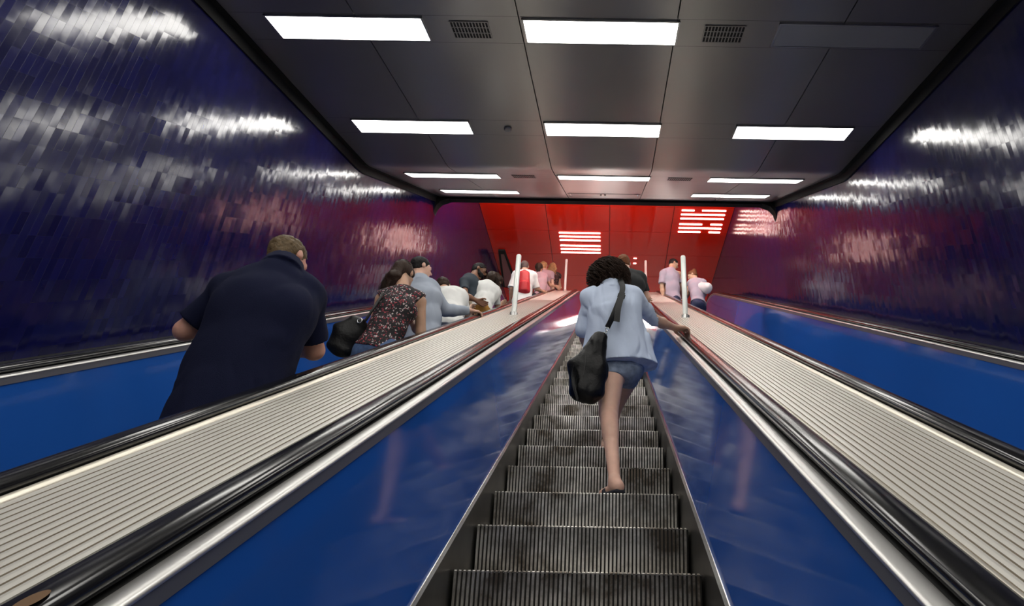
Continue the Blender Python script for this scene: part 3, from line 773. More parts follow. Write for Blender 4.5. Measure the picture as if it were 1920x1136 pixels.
def shoes(J, front, h, m, parent, flat=False):
    for n in 'LR':
        An = np.array(J['an'+n], float); f = unit(J.get('toe'+n) if J.get('toe'+n) is not None else front); g = An-np.array((0, 0, 0.045)); b = Blob(0.015)
        if flat:
            ax = np.array([unit(np.cross(f, (0, 0, 1))), f, (0, 0, 1)])
            b.slab(g-f*0.05-np.array((0, 0, 0.018)), g+f*0.15-np.array((0, 0, 0.018)), (0.038, 0.014), (0.042, 0.012), ax[0])
            b.cone(g+f*0.06+ax[0]*0.036, g+f*0.07+np.array((0, 0, 0.022)), 0.008, 0.008); b.cone(g+f*0.06-ax[0]*0.036, g+f*0.07+np.array((0, 0, 0.022)), 0.008, 0.008)
        else:
            b.cone(An-np.array((0, 0, 0.01)), g-f*0.035+np.array((0, 0, 0.015)), 0.044, 0.042); b.cone(g-f*0.03+np.array((0, 0, 0.012)), g+f*0.15+np.array((0, 0, -0.002)), 0.042, 0.030)
        b.cut(g-np.array((0, 0, 0.030)), (0, 0, -1))
        blob_obj('sandal' if flat else 'shoe', b, h, m, parent)

def hair_short(J, face, h, m, parent, w=1.0, amp=0.004, size=1.0, nape=-0.06, fr=60, seed=2, fringe=0.03, name='hair'):
    hc, f, s, u = head_frame(J, face); ax = np.array([s, f, u]); b = Blob(0.02)
    b.ell(hc+u*0.026*w-f*0.016*w, (0.082*w*size, 0.100*w*size, 0.096*w*size), ax)
    b.ell(hc-u*0.03*w-f*0.045*w, (0.062*w, 0.052*w, 0.06*w), ax)
    b.cut(hc+f*fringe, unit(f-u*0.62)); b.cut(hc+u*nape, -u)
    for q in (-1, 1): b.ell(hc+s*q*0.082*w-u*0.020*w+f*0.004, (0.022*w, 0.024*w, 0.034*w), ax, sub=True)
    b.fold(lambda p: amp*vnoise(p, (fr,)*3, seed)+amp*0.6*vnoise(p, (fr*2.2,)*3, seed+1))
    return blob_obj(name, b, h, m, parent)

def hair_long(J, face, h, m, parent, w=1.0, length=0.3, drift=(0, 0, 0), spread=0.07, strands=200, curl=0.01, seed=4, name='hair', thick=0.05):
    hc, f, s, u = head_frame(J, face); ax = np.array([s, f, u]); b = Blob(0.03); rnd = random.Random(seed); dr = np.array(drift, float)
    b.ell(hc+u*0.026*w-f*0.014*w, (0.085*w, 0.102*w, 0.098*w), ax); b.cut(hc+f*0.045, unit(f-u*0.35))
    p0 = hc-f*0.055*w-u*0.01; p1 = hc-f*0.075*w-u*0.09+dr*0.4; p2 = hc-f*0.06*w-np.array((0, 0, length))+dr
    b.slab(p0, p1, (spread, thick), (spread*1.05, thick*0.8), s); b.slab(p1, p2, (spread*1.05, thick*0.8), (spread*0.55, thick*0.4), s)
    A_ = A3(ax); b.fold(lambda p: 0.007*vnoise(p@A_.T, (38, 38, 9), seed)+0.003*vnoise(p@A_.T, (90, 90, 20), seed+2))
    cv = []
    for i in range(strands):
        th = rnd.uniform(-1.5, 1.5); x0 = math.sin(th); pr = hc+u*(0.05+0.05*math.cos(th)*rnd.random())*w+s*x0*0.08*w-f*(0.02+0.07*math.cos(th))*w
        e = p2+s*(x0*spread*0.9+rnd.uniform(-.02, .02))+np.array((0, 0, rnd.uniform(-0.03, 0.08)))-f*rnd.uniform(0.0, 0.03); ph = rnd.uniform(0, 6.3); c = []
        mid = p1+s*x0*spread*1.15-f*0.03
        for k in range(9):
            t = k/8; q = pr*(1-t)**2+mid*2*t*(1-t)+e*t*t; c.append(q+(s*math.cos(ph+t*9)+f*math.sin(ph+t*9))*curl*t)
        cv.append(c)
    return blob_obj(name, b, h, m, parent, strand_mesh(cv, 0.0022, 0.0008))
POSE = {
  'polo': {'head': (-1.517, 2.858, 3.064), 'neck': (-1.452, 2.702, 2.905), 'chest': (-1.464, 2.680, 2.669), 'waist': (-1.491, 2.674, 2.446), 'pelvis': (-1.497, 2.668, 2.273), 'shL': (-1.692, 2.733, 2.797), 'shR': (-1.332, 2.774, 2.785), 'elL': (-1.848, 2.763, 2.621), 'wrL': (-1.866, 2.962, 2.769), 'elR': (-1.323, 2.948, 2.610), 'wrR': (-1.574, 3.085, 2.713)},
  'floral': {'head': (-1.516, 4.498, 3.906), 'neck': (-1.474, 4.424, 3.716), 'chest': (-1.490, 4.394, 3.550), 'waist': (-1.525, 4.371, 3.372), 'pelvis': (-1.564, 4.362, 3.211), 'shL': (-1.624, 4.435, 3.650), 'shR': (-1.348, 4.477, 3.658), 'elL': (-1.656, 4.453, 3.434), 'wrL': (-1.688, 4.634, 3.574), 'elR': (-1.315, 4.519, 3.418), 'wrR': (-1.456, 4.660, 3.590)},
  'grey': {'head': (-1.768, 5.646, 4.625), 'neck': (-1.738, 5.577, 4.431), 'chest': (-1.690, 5.572, 4.220), 'waist': (-1.644, 5.563, 4.019), 'pelvis': (-1.602, 5.562, 3.801), 'shL': (-1.918, 5.660, 4.378), 'shR': (-1.631, 5.653, 4.391), 'elR': (-1.503, 5.745, 4.212), 'wrR': (-1.302, 5.904, 4.295), 'elL': (-1.929, 5.767, 4.169), 'wrL': (-1.870, 5.922, 4.305)},
  'white': {'head': (-1.815, 6.672, 4.970), 'neck': (-1.714, 6.565, 4.838), 'chest': (-1.639, 6.421, 4.670), 'waist': (-1.591, 6.256, 4.426), 'pelvis': (-1.576, 6.131, 4.218), 'shL': (-1.801, 6.513, 4.761), 'shR': (-1.562, 6.514, 4.759), 'elL': (-1.849, 6.540, 4.548), 'wrL': (-1.797, 6.698, 4.693), 'elR': (-1.500, 6.584, 4.576), 'wrR': (-1.503, 6.741, 4.721)},
  'beard': {'head': (-1.631, 7.567, 5.700), 'neck': (-1.690, 7.482, 5.538), 'chest': (-1.694, 7.451, 5.379), 'waist': (-1.691, 7.425, 5.210), 'pelvis': (-1.669, 7.367, 4.993), 'shR': (-1.740, 7.268, 5.363), 'shL': (-1.681, 7.676, 5.598), 'elR': (-1.657, 7.078, 5.075), 'wrR': (-1.501, 7.080, 5.006), 'elL': (-1.581, 7.794, 5.477), 'wrL': (-1.515, 7.613, 5.390)},
  'tee': {'head': (-1.439, 7.677, 5.595), 'neck': (-1.496, 7.565, 5.484), 'chest': (-1.493, 7.481, 5.320), 'waist': (-1.504, 7.394, 5.160), 'pelvis': (-1.519, 7.318, 4.979), 'shL': (-1.622, 7.494, 5.404), 'shR': (-1.375, 7.603, 5.411), 'elL': (-1.767, 7.603, 5.411), 'wrL': (-1.731, 7.680, 5.591), 'elR': (-1.365, 7.695, 5.230), 'wrR': (-1.350, 7.854, 5.359)},
  'backpack': {'head': (-1.606, 11.349, 7.970), 'neck': (-1.595, 11.281, 7.773), 'chest': (-1.589, 11.261, 7.593), 'waist': (-1.594, 11.249, 7.396), 'pelvis': (-1.588, 11.250, 7.175), 'shL': (-1.755, 11.253, 7.717), 'shR': (-1.409, 11.255, 7.713), 'elL': (-1.812, 11.241, 7.411), 'wrL': (-1.837, 11.380, 7.249), 'elR': (-1.341, 11.369, 7.490), 'wrR': (-1.246, 11.569, 7.539)},
  'pink': {'head': (-1.459, 12.488, 8.597), 'neck': (-1.434, 12.460, 8.433), 'chest': (-1.410, 12.436, 8.260), 'waist': (-1.396, 12.421, 8.069), 'pelvis': (-1.383, 12.411, 7.869), 'shL': (-1.562, 12.477, 8.400), 'shR': (-1.305, 12.485, 8.383), 'elR': (-1.218, 12.652, 8.277), 'wrR': (-1.094, 12.843, 8.343), 'elL': (-1.609, 12.456, 8.110), 'wrL': (-1.577, 12.590, 7.959)},
  'blondshort': {'head': (-1.476, 13.511, 9.233), 'neck': (-1.464, 13.482, 9.070), 'chest': (-1.451, 13.463, 8.887), 'waist': (-1.438, 13.455, 8.683), 'pelvis': (-1.425, 13.446, 8.481), 'shL': (-1.640, 13.506, 9.023), 'shR': (-1.286, 13.503, 9.028), 'elR': (-1.248, 13.536, 8.745), 'wrR': (-1.245, 13.621, 8.577), 'elL': (-1.649, 13.533, 8.750), 'wrL': (-1.646, 13.624, 8.571)},
  'blondlong': {'head': (-1.345, 14.360, 9.699), 'neck': (-1.333, 14.326, 9.525), 'chest': (-1.347, 14.304, 9.329), 'waist': (-1.347, 14.293, 9.111), 'pelvis': (-1.348, 14.281, 8.895), 'shL': (-1.534, 14.345, 9.487), 'shR': (-1.198, 14.355, 9.467), 'elR': (-1.167, 14.465, 9.253), 'wrR': (-1.200, 14.736, 9.322), 'elL': (-1.531, 14.366, 9.208), 'wrL': (-1.534, 14.511, 9.043)},
  'black': {'head': (0.282, 7.295, 5.684), 'neck': (0.335, 7.223, 5.494), 'chest': (0.348, 7.200, 5.320), 'waist': (0.328, 7.187, 5.125), 'pelvis': (0.303, 7.194, 4.893), 'shL': (0.160, 7.246, 5.450), 'shR': (0.498, 7.247, 5.449), 'elR': (0.574, 7.312, 5.210), 'wrR': (0.612, 7.591, 5.325), 'elL': (0.137, 7.278, 5.168), 'wrL': (0.154, 7.413, 5.012)},
  'lavender': {'head': (1.436, 11.905, 8.419), 'neck': (1.368, 11.842, 8.213), 'chest': (1.351, 11.831, 8.016), 'waist': (1.356, 11.828, 7.801), 'pelvis': (1.372, 11.849, 7.541), 'shL': (1.190, 11.738, 8.087), 'shR': (1.558, 11.958, 8.206), 'elL': (1.165, 11.776, 7.794), 'wrL': (1.194, 11.796, 7.534), 'elR': (1.601, 12.026, 7.963), 'wrR': (1.604, 12.216, 7.811)},
  'bun': {'head': (1.746, 11.405, 7.859), 'neck': (1.781, 11.322, 7.692), 'chest': (1.795, 11.248, 7.508), 'waist': (1.799, 11.186, 7.299), 'pelvis': (1.802, 11.141, 7.057), 'shL': (1.687, 11.337, 7.662), 'shR': (1.936, 11.253, 7.608), 'elL': (1.638, 11.443, 7.455), 'wrL': (1.604, 11.625, 7.429), 'elR': (1.954, 11.308, 7.390), 'wrR': (1.861, 11.480, 7.383)},
  'blue': {'head': (0.104, 4.056, 3.670), 'neck': (0.120, 3.970, 3.509), 'chest': (0.140, 3.999, 3.364), 'waist': (0.154, 4.035, 3.162), 'pelvis': (0.174, 4.067, 2.991), 'shL': (-0.015, 4.016, 3.464), 'shR': (0.279, 4.010, 3.475), 'elL': (-0.067, 4.110, 3.280), 'wrL': (-0.040, 4.355, 3.195), 'elR': (0.433, 4.220, 3.415), 'wrR': (0.594, 4.461, 3.471), 'hipL': (0.125, 4.051, 2.977), 'hipR': (0.247, 4.119, 2.998), 'knL': (0.112, 3.942, 2.642), 'anL': (0.152, 3.821, 2.219), 'knR': (0.153, 4.442, 2.849), 'anR': (0.100, 4.620, 2.630)},
}
EX = {'bag_top': (0.060, 3.822, 3.097), 'bag_mid': (-0.016, 3.837, 2.890), 'bag_bot': (-0.022, 3.846, 2.742), 'strap0': (0.177, 3.922, 3.538), 'strapf': (0.161, 4.045, 3.626), 'strap1': (0.191, 3.854, 3.452), 'strap2': (0.139, 3.837, 3.265), 'strap3': (0.100, 3.861, 3.153), 'flap': (0.058, 3.840, 3.150), 'fr0': (-0.101, 3.776, 2.900), 'fr1': (-0.127, 3.836, 2.672), 'hb_top': (-1.701, 4.285, 3.376), 'hb_mid': (-1.757, 4.304, 3.295), 'hb_bot': (-1.792, 4.300, 3.193), 'hbstrap': (-1.640, 4.254, 3.393), 'hbs': (-1.563, 4.266, 3.590), 'bp_top': (-1.572, 11.133, 7.689), 'bp_mid': (-1.556, 11.126, 7.483), 'bp_bot': (-1.556, 11.143, 7.317), 'wb_a': (1.756, 11.331, 7.564), 'wb_b': (1.974, 11.075, 7.406), 'wb_s': (1.835, 11.191, 7.620)}

POSE = {k: {n: np.array(v, float) for n, v in d.items()} for k, d in POSE.items()}
EX = {k: np.array(v, float) for k, v in EX.items()}
S = {}
S['fair'] = mat('fair_skin', (0.66, 0.40, 0.30), 0.5, spec=0.35, var=0.07, vscale=14, sss=0.12, bump=0.15, bscale=350)
S['ruddy'] = mat('ruddy_skin', (0.62, 0.32, 0.24), 0.5, spec=0.35, var=0.08, vscale=14, sss=0.12)
S['tan'] = mat('tan_skin', (0.52, 0.31, 0.21), 0.5, spec=0.35, var=0.07, vscale=14, sss=0.1)
S['brown'] = mat('brown_skin', (0.23, 0.105, 0.06), 0.45, spec=0.35, var=0.07, vscale=14, sss=0.06)
S['navy'] = mat('navy_pique', (0.007, 0.009, 0.030), 0.9, spec=0.15, bump=0.5, bscale=420)
S['jeans'] = mat('blue_denim', (0.07, 0.12, 0.24), 0.85, var=0.25, vscale=25, bump=0.4, bscale=300)
S['dark'] = mat('dark_trousers', (0.012, 0.013, 0.02), 0.85)
S['lightdenim'] = mat('faded_denim', (0.22, 0.27, 0.36), 0.85, var=0.25, vscale=30, bump=0.4, bscale=300)
S['paleblue'] = mat('pale_blue_cotton', (0.60, 0.69, 0.86), 0.8, var=0.03, vscale=10, bump=0.25, bscale=260)
S['greyblue'] = mat('grey_blue_cotton', (0.33, 0.37, 0.44), 0.8, bump=0.2, bscale=260)
S['white'] = mat('white_cotton', (0.72, 0.72, 0.70), 0.8, bump=0.2, bscale=200)
S['slate'] = mat('slate_jersey', (0.022, 0.034, 0.048), 0.85)
S['black'] = mat('black_jersey', (0.010, 0.010, 0.011), 0.85)
S['mustard'] = mat('mustard_cloth', (0.42, 0.20, 0.03), 0.8)
S['pink'] = mat('dusty_pink_cotton', (0.45, 0.30, 0.33), 0.8)
S['mauve'] = mat('lavender_grey_pique', (0.36, 0.31, 0.38), 0.8)
S['khaki'] = mat('khaki_cloth', (0.28, 0.22, 0.15), 0.8)
S['palegrey'] = mat('pale_grey_skirt', (0.55, 0.55, 0.54), 0.8)
S['ink'] = mat('dark_blue_trousers', (0.012, 0.018, 0.06), 0.8)
S['floral'] = print_mat('floral_print', (0.010, 0.008, 0.010), [(0.0, (0.012, 0.010, 0.012)), (0.30, (0.42, 0.06, 0.08)), (0.55, (0.60, 0.50, 0.48)), (0.78, (0.20, 0.03, 0.05)), (0.9, (0.45, 0.35, 0.38))], 62, 0.40)
S['floral2'] = print_mat('dark_print', (0.02, 0.012, 0.012), [(0.0, (0.02, 0.012, 0.012)), (0.5, (0.25, 0.12, 0.10)), (0.8, (0.4, 0.3, 0.25))], 40, 0.33)
S['hairdk'] = mat('dark_brown_hair', (0.032, 0.017, 0.011), 0.6, spec=0.18, bump=0.6, bscale=90)
S['hairbl'] = mat('black_hair', (0.008, 0.006, 0.006), 0.6, spec=0.18, bump=0.6, bscale=90)
S['hairsandy'] = mat('sandy_brown_hair', (0.105, 0.070, 0.034), 0.6, spec=0.18, var=0.3, vscale=60, bump=0.8, bscale=120)
S['hairgrey'] = mat('grey_hair', (0.10, 0.07, 0.065), 0.6, spec=0.18, bump=0.6, bscale=90)
S['hairrust'] = mat('reddish_brown_hair', (0.17, 0.060, 0.022), 0.6, spec=0.18, bump=0.6, bscale=90)
S['hairblond'] = mat('blond_hair', (0.42, 0.22, 0.10), 0.6, spec=0.18, var=0.25, vscale=30, bump=0.6, bscale=90)
S['hairauburn'] = mat('auburn_hair', (0.14, 0.05, 0.02), 0.6, spec=0.18, bump=0.6, bscale=90)
S['leather'] = mat('black_leather', (0.004, 0.004, 0.004), 0.42, spec=0.28, var=0.3, vscale=10, bump=0.5, bscale=70)
S['strap'] = mat('black_webbing', (0.010, 0.010, 0.010), 0.6, bump=0.4, bscale=300)
S['redbag'] = mat('red_nylon', (0.45, 0.012, 0.018), 0.5, bump=0.2, bscale=100)
S['lens'] = mat('dark_lens', (0.005, 0.005, 0.006), 0.1)
S['whitebag'] = mat('white_canvas', (0.70, 0.66, 0.68), 0.6)
S['steel'] = M['bright']

def finish(o, base, label, cat='person'):
    o.data.transform(Matrix.Translation(-Vector(base))); o.location = base
    return tag(o, label, cat)
def person(key, front, face, skin, h, label, w=1.0, fem=False, hands=None, headw=1.0, wide=1.0, stance=0.0, step=0.0):
    J = POSE[key]; legs(J, front, wide, stance=stance, step=step)
    o = make_body('person', J, front, face, S[skin], h, w, fem, hands, headw=headw)
    base = (float(J['pelvis'][0]), float(J['pelvis'][1]), float(min(J['anL'][2], J['anR'][2])-0.075))
    finish(o, base, label); return J, o

# ---- man in the navy polo, leaning with his right elbow on the handrail
F0 = (0.1, 1, 0.1)
J, o = person('polo', (0.25, 1, 0), (0.38, 0.85, -0.30), 'ruddy', 0.0085, 'broad person in a navy polo shirt with short sandy hair, on the left escalator', w=1.14, headw=1.0)
shirt(J, (0.25, 1, 0), 0.0085, S['navy'], o, 'polo_shirt', w=1.16, inf=0.022, sleeve=0.80, hem=0.20, hemw=(0.235, 0.19), aline=(0.235, 0.19), collar=True, folds=0.007, fdir=(5, 9, 4), sinf=0.026, taper=1.15, seed=6)
trousers(J, (0.25, 1, 0), 0.011, S['dark'], o, w=1.12)
shoes(J, (0.25, 1, 0), 0.011, S['dark'], o)
hair_short(J, (0.38, 0.85, -0.30), 0.006, S['hairsandy'], o, w=1.02, amp=0.0045, fr=70, nape=-0.062)

# ---- woman in the floral top
J, o = person('floral', (0.15, 1, 0), (0.25, 0.9, -0.25), 'tan', 0.008, 'person with tied-back dark hair in a sleeveless floral top and blue jeans', fem=True, w=0.92, headw=0.94)
shirt(J, (0.15, 1, 0), 0.008, S['floral'], o, 'sleeveless_top', w=0.93, fem=True, inf=0.013, sleeve=0, hem=0.03, hemw=(0.20, 0.14), folds=0.004, seed=9)
trousers(J, (0.15, 1, 0), 0.010, S['jeans'], o, 'jeans', w=0.98, fem=True)
shoes(J, (0.15, 1, 0), 0.011, S['dark'], o)
hair_long(J, (0.25, 0.9, -0.25), 0.007, S['hairdk'], o, w=0.95, length=0.24, drift=(-0.07, -0.02, 0), spread=0.05, strands=260, curl=0.012, thick=0.045)
# her black handbag
b = Blob(0.03); b.slab(EX['hb_top'], EX['hb_mid'], (0.075, 0.05), (0.125, 0.07), (1, 0.3, 0.25)); b.slab(EX['hb_mid'], EX['hb_bot'], (0.125, 0.07), (0.10, 0.065), (1, 0.3, 0.1))
b.fold(lambda p: 0.007*vnoise(p, (16, 16, 16), 3))
hb = blob_obj('handbag', b, 0.008, S['leather']); finish(hb, tuple(EX['hb_bot']), 'black slouchy handbag with a steel ring, hanging at the side of the floral top', 'bag')
b = MB(); b.tube([EX['hb_top']-EX['hb_bot'], EX['hbstrap']-EX['hb_bot'], EX['hbs']+(0, 0.02, 0.04)-EX['hb_bot']], [0.012, 0.010, 0.010], 8); b.build('strap', S['strap'], hb, True)
def ring(c, r, r2, nrm, parent, m, name='ring', seg=20):
    c = Vector(c)-parent.location; nrm = Vector(nrm).normalized(); a = nrm.orthogonal().normalized(); bb = nrm.cross(a)
    mb = MB(); mb.tube([c+(a*math.cos(t)+bb*math.sin(t))*r for t in [2*math.pi*k/seg for k in range(seg+1)]], r2, 8, caps=False); return mb.build(name, m, parent, True)
ring(EX['hbstrap']+(-0.03, -0.03, -0.02), 0.018, 0.004, (0.2, 1, 0), hb, S['steel'])

# ---- man in the grey-blue shirt holding the handrail
J, o = person('grey', (0.45, 1, 0), (0.85, 0.6, -0.12), 'fair', 0.008, 'person with short black hair and long-sleeved grey-blue shirt, hand on the handrail', hands={'R': ((0.75, 0.55, 0.12), (0.0, -0.35, 1), (-0.3, 1, 0.2), 1.05, (0.3, 0.7, 0.5))})
shirt(J, (0.45, 1, 0), 0.0085, S['greyblue'], o, w=1.02, inf=0.018, sleeve=1.93, hem=0.18, collar=True, folds=0.006, sinf=0.020, taper=1.1, seed=11)
trousers(J, (0.45, 1, 0), 0.012, S['dark'], o)
shoes(J, (0.45, 1, 0), 0.012, S['dark'], o)
hair_short(J, (0.85, 0.6, -0.12), 0.006, S['hairbl'], o, w=1.02, amp=0.003)

# ---- bent figure in white
J, o = person('white', (0.2, 1, 0), (0.2, 0.9, -0.5), 'tan', 0.009, 'person with short dark hair in a loose white shirt, bent low beside the handrail', fem=True, w=0.92, headw=0.92)
shirt(J, (0.2, 1, 0), 0.009, S['white'], o, w=1.0, fem=True, inf=0.03, sleeve=1.0, hem=0.16, hemw=(0.21, 0.16), folds=0.009, sinf=0.02, seed=13)
trousers(J, (0.2, 1, 0), 0.012, S['palegrey'], o, fem=True, inf=0.02)
shoes(J, (0.2, 1, 0), 0.012, S['dark'], o)
hair_short(J, (0.2, 0.9, -0.5), 0.008, S['hairdk'], o, w=0.98, amp=0.004, nape=-0.07)

# ---- bearded man in sunglasses
J, o = person('beard', (0.9, 0.45, 0), (0.92, 0.0, -0.34), 'brown', 0.0075, 'bearded person in sunglasses and a dark slate T-shirt on the left escalator', w=0.92)
shirt(J, (0.9, 0.45, 0), 0.009, S['slate'], o, 't_shirt', w=0.9, inf=0.008, sleeve=0.62, hem=0.14, folds=0.005, sinf=0.016, seed=15)
trousers(J, (0.9, 0.45, 0), 0.012, S['khaki'], o)
shoes(J, (0.9, 0.45, 0), 0.012, S['dark'], o)
fc = (0.92, 0.0, -0.34)
hair_short(J, fc, 0.007, S['hairbl'], o, w=1.0, amp=0.003)
hc, f, s, u = head_frame(J, fc); ax = np.array([s, f, u]); b = Blob(0.015)
b.ell(hc+f*0.045-u*0.072, (0.058, 0.056, 0.048), ax); b.cone(hc+s*0.066-u*0.02, hc+s*0.05+f*0.04-u*0.07, 0.014, 0.02); b.cone(hc-s*0.066-u*0.02, hc-s*0.05+f*0.04-u*0.07, 0.014, 0.02)
b.ell(hc+f*0.105-u*0.064, (0.018, 0.02, 0.006), ax, sub=True); b.fold(lambda p: 0.003*vnoise(p, (80,)*3, 2))
blob_obj('beard', b, 0.007, S['hairbl'], o)
b = Blob(0.006)
for q in (-1, 1): b.ell(hc+f*0.101+s*q*0.034+u*0.004, (0.028, 0.007, 0.020), ax); b.cone(hc+f*0.098+s*q*0.062+u*0.012, hc-f*0.005+s*q*0.082+u*0.008, 0.0035, 0.0035)
b.cone(hc+f*0.108-s*0.01+u*0.010, hc+f*0.108+s*0.01+u*0.010, 0.004, 0.004); blob_obj('sunglasses', b, 0.004, S['lens'], o)

# ---- woman in the white T-shirt with swinging dark hair
J, o = person('tee', (0.75, 0.6, 0), (0.85, 0.35, -0.5), 'tan', 0.008, 'person with loose dark hair in a white T-shirt and mustard trousers', fem=True, w=0.92, headw=0.94)
shirt(J, (0.75, 0.6, 0), 0.009, S['white'], o, 't_shirt', w=0.98, fem=True, inf=0.022, sleeve=0.85, hem=0.05, hemw=(0.19, 0.15), folds=0.008, sinf=0.02, seed=17)
trousers(J, (0.75, 0.6, 0), 0.012, S['mustard'], o, fem=True)
shoes(J, (0.75, 0.6, 0), 0.012, S['dark'], o)
hair_long(J, (0.85, 0.35, -0.5), 0.008, S['hairdk'], o, w=1.18, length=0.24, drift=(0.15, -0.04, 0.02), spread=0.11, strands=260, curl=0.02, thick=0.085)

# ---- backpack wearer
J, o = person('backpack', (0.05, 1, 0), (0.1, 1, -0.1), 'tan', 0.010, 'person in a loose white shirt wearing a red backpack on the left escalator')
shirt(J, (0.05, 1, 0), 0.010, S['white'], o, w=1.02, inf=0.028, sleeve=0.95, hem=0.12, hemw=(0.21, 0.16), folds=0.007, sinf=0.028, seed=19)
trousers(J, (0.05, 1, 0), 0.013, S['dark'], o)
shoes(J, (0.05, 1, 0), 0.013, S['dark'], o)
hair_short(J, (0.1, 1, -0.1), 0.009, S['hairgrey'], o, w=1.0, amp=0.003, nape=-0.075)
b = Blob(0.03); b.slab(EX['bp_top'], EX['bp_bot'], (0.105, 0.07), (0.125, 0.085), (1, 0, 0)); b.slab(EX['bp_mid']-(0, 0.05, 0.03), EX['bp_bot']-(0, 0.05, 0), (0.08, 0.05), (0.09, 0.055), (1, 0, 0), k=0.012)
bp = blob_obj('backpack', b, 0.009, S['redbag']); finish(bp, tuple(EX['bp_bot']), 'red backpack worn over a white shirt near the top of the left escalator', 'bag')
for q in (-1, 1):
    mb = MB(); mb.tube([Vector(EX['bp_top']-EX['bp_bot'])+Vector((q*0.07, 0.03, 0.04)), Vector(EX['bp_top']-EX['bp_bot'])+Vector((q*0.085, 0.09, 0.075)), Vector(EX['bp_top']-EX['bp_bot'])+Vector((q*0.10, 0.19, 0.02))], 0.014, 8); mb.build('strap', S['redbag'], bp, True)
mb = MB(); c = Vector(EX['bp_top']-EX['bp_bot']); mb.tube([c+Vector((-0.03, 0, 0.05)), c+Vector((-0.02, 0, 0.085)), c+Vector((0.02, 0, 0.085)), c+Vector((0.03, 0, 0.05))], 0.006, 8); mb.build('carry_loop', S['strap'], bp, True)

# ---- the three women ahead of the backpack
J, o = person('pink', (0.1, 1, 0), (0.1, 1, -0.05), 'tan', 0.009, 'person with a dark ponytail and a dusty pink top, right arm stretched along the handrail', fem=True, headw=0.96, w=0.84)
shirt(J, (0.1, 1, 0), 0.010, S['pink'], o, 'top', w=0.84, fem=True, inf=0.016, sleeve=0.5, hem=0.1, folds=0.005, seed=21)
trousers(J, (0.1, 1, 0), 0.013, S['dark'], o, fem=True)
shoes(J, (0.1, 1, 0), 0.013, S['dark'], o)
hair_long(J, (0.1, 1, -0.05), 0.009, S['hairdk'], o, length=0.26, spread=0.03, strands=90, thick=0.03)
J, o = person('blondshort', (0.0, 1, 0), (0.4, 1, -0.05), 'fair', 0.010, 'person with short blond hair, mostly hidden behind the dusty pink top', fem=True, headw=0.96)
shirt(J, (0.0, 1, 0), 0.011, S['pink'], o, 'top', fem=True, inf=0.014, sleeve=0.5, hem=0.1)
trousers(J, (0.0, 1, 0), 0.013, S['dark'], o, fem=True)
shoes(J, (0.0, 1, 0), 0.013, S['dark'], o)
hair_short(J, (0.4, 1, -0.05), 0.009, S['hairblond'], o, w=1.06, amp=0.005, nape=-0.08)
J, o = person('blondlong', (0.0, 1, 0), (0.25, 1, -0.05), 'tan', 0.010, 'person with long blond hair and dark patterned top, atop the left escalator', fem=True, headw=0.96)
shirt(J, (0.0, 1, 0), 0.011, S['floral2'], o, 'patterned_top', fem=True, inf=0.014, sleeve=0.3, hem=0.1)
trousers(J, (0.0, 1, 0), 0.013, S['dark'], o, fem=True)
shoes(J, (0.0, 1, 0), 0.013, S['dark'], o)
hair_long(J, (0.25, 1, -0.05), 0.009, S['hairblond'], o, w=1.04, length=0.33, spread=0.10, strands=260, curl=0.02, thick=0.06)

# ---- man in black ahead on the middle escalator
J, o = person('black', (0.1, 1, 0), (0.12, 1, -0.1), 'fair', 0.0085, 'person with reddish-brown hair in a black T-shirt, higher up the middle escalator', w=1.03)
shirt(J, (0.1, 1, 0), 0.009, S['black'], o, 't_shirt', w=1.03, inf=0.016, sleeve=0.7, hem=0.14, folds=0.005, seed=25)
trousers(J, (0.1, 1, 0), 0.012, S['jeans'], o)
shoes(J, (0.1, 1, 0), 0.012, S['dark'], o)
hair_short(J, (0.12, 1, -0.1), 0.007, S['hairrust'], o, w=1.03, amp=0.004)

# ---- couple on the right escalator
J, o = person('lavender', (0.75, 0.75, 0), (0.95, 0.2, -0.45), 'tan', 0.009, 'person with dark hair in a lavender-grey polo shirt, near the top of the right escalator')
shirt(J, (0.75, 0.75, 0), 0.010, S['mauve'], o, 'polo_shirt', w=1.03, inf=0.02, sleeve=0.75, hem=0.12, collar=True, folds=0.006, sinf=0.024, seed=27)
trousers(J, (0.75, 0.75, 0), 0.012, S['ink'], o)
shoes(J, (0.75, 0.75, 0), 0.012, S['dark'], o)
hair_short(J, (0.95, 0.2, -0.45), 0.008, S['hairbl'], o, w=1.0, amp=0.004)
J, o = person('bun', (-0.8, 0.5, 0), (-0.9, 0.1, -0.45), 'tan', 0.009, 'person with an auburn bun in a grey top and dark blue trousers', fem=True, headw=0.95)
shirt(J, (-0.8, 0.5, 0), 0.010, S['mauve'], o, 'top', fem=True, inf=0.014, sleeve=0.3, hem=-0.04, folds=0.004, seed=29)
trousers(J, (-0.8, 0.5, 0), 0.012, S['ink'], o, fem=True)
shoes(J, (-0.8, 0.5, 0), 0.012, S['dark'], o)
fc = (-0.9, 0.1, -0.45); hair_short(J, fc, 0.008, S['hairauburn'], o, w=1.0, amp=0.003)
hc, f, s, u = head_frame(J, fc); b = Blob(0.02); b.ell(hc-f*0.085+u*0.085, (0.055, 0.055, 0.05)); b.fold(lambda p: 0.005*vnoise(p, (50,)*3, 8)); blob_obj('hair_bun', b, 0.008, S['hairauburn'], o)
b = Blob(0.03); b.slab(EX['wb_a'], EX['wb_b'], (0.10, 0.10), (0.11, 0.10), (0, 0.3, 1)); b.fold(lambda p: 0.006*vnoise(p, (15,)*3, 8))
wb = blob_obj('shoulder_bag', b, 0.009, S['whitebag']); finish(wb, tuple(EX['wb_b']), 'plump white shoulder bag behind the person with the auburn bun', 'bag')
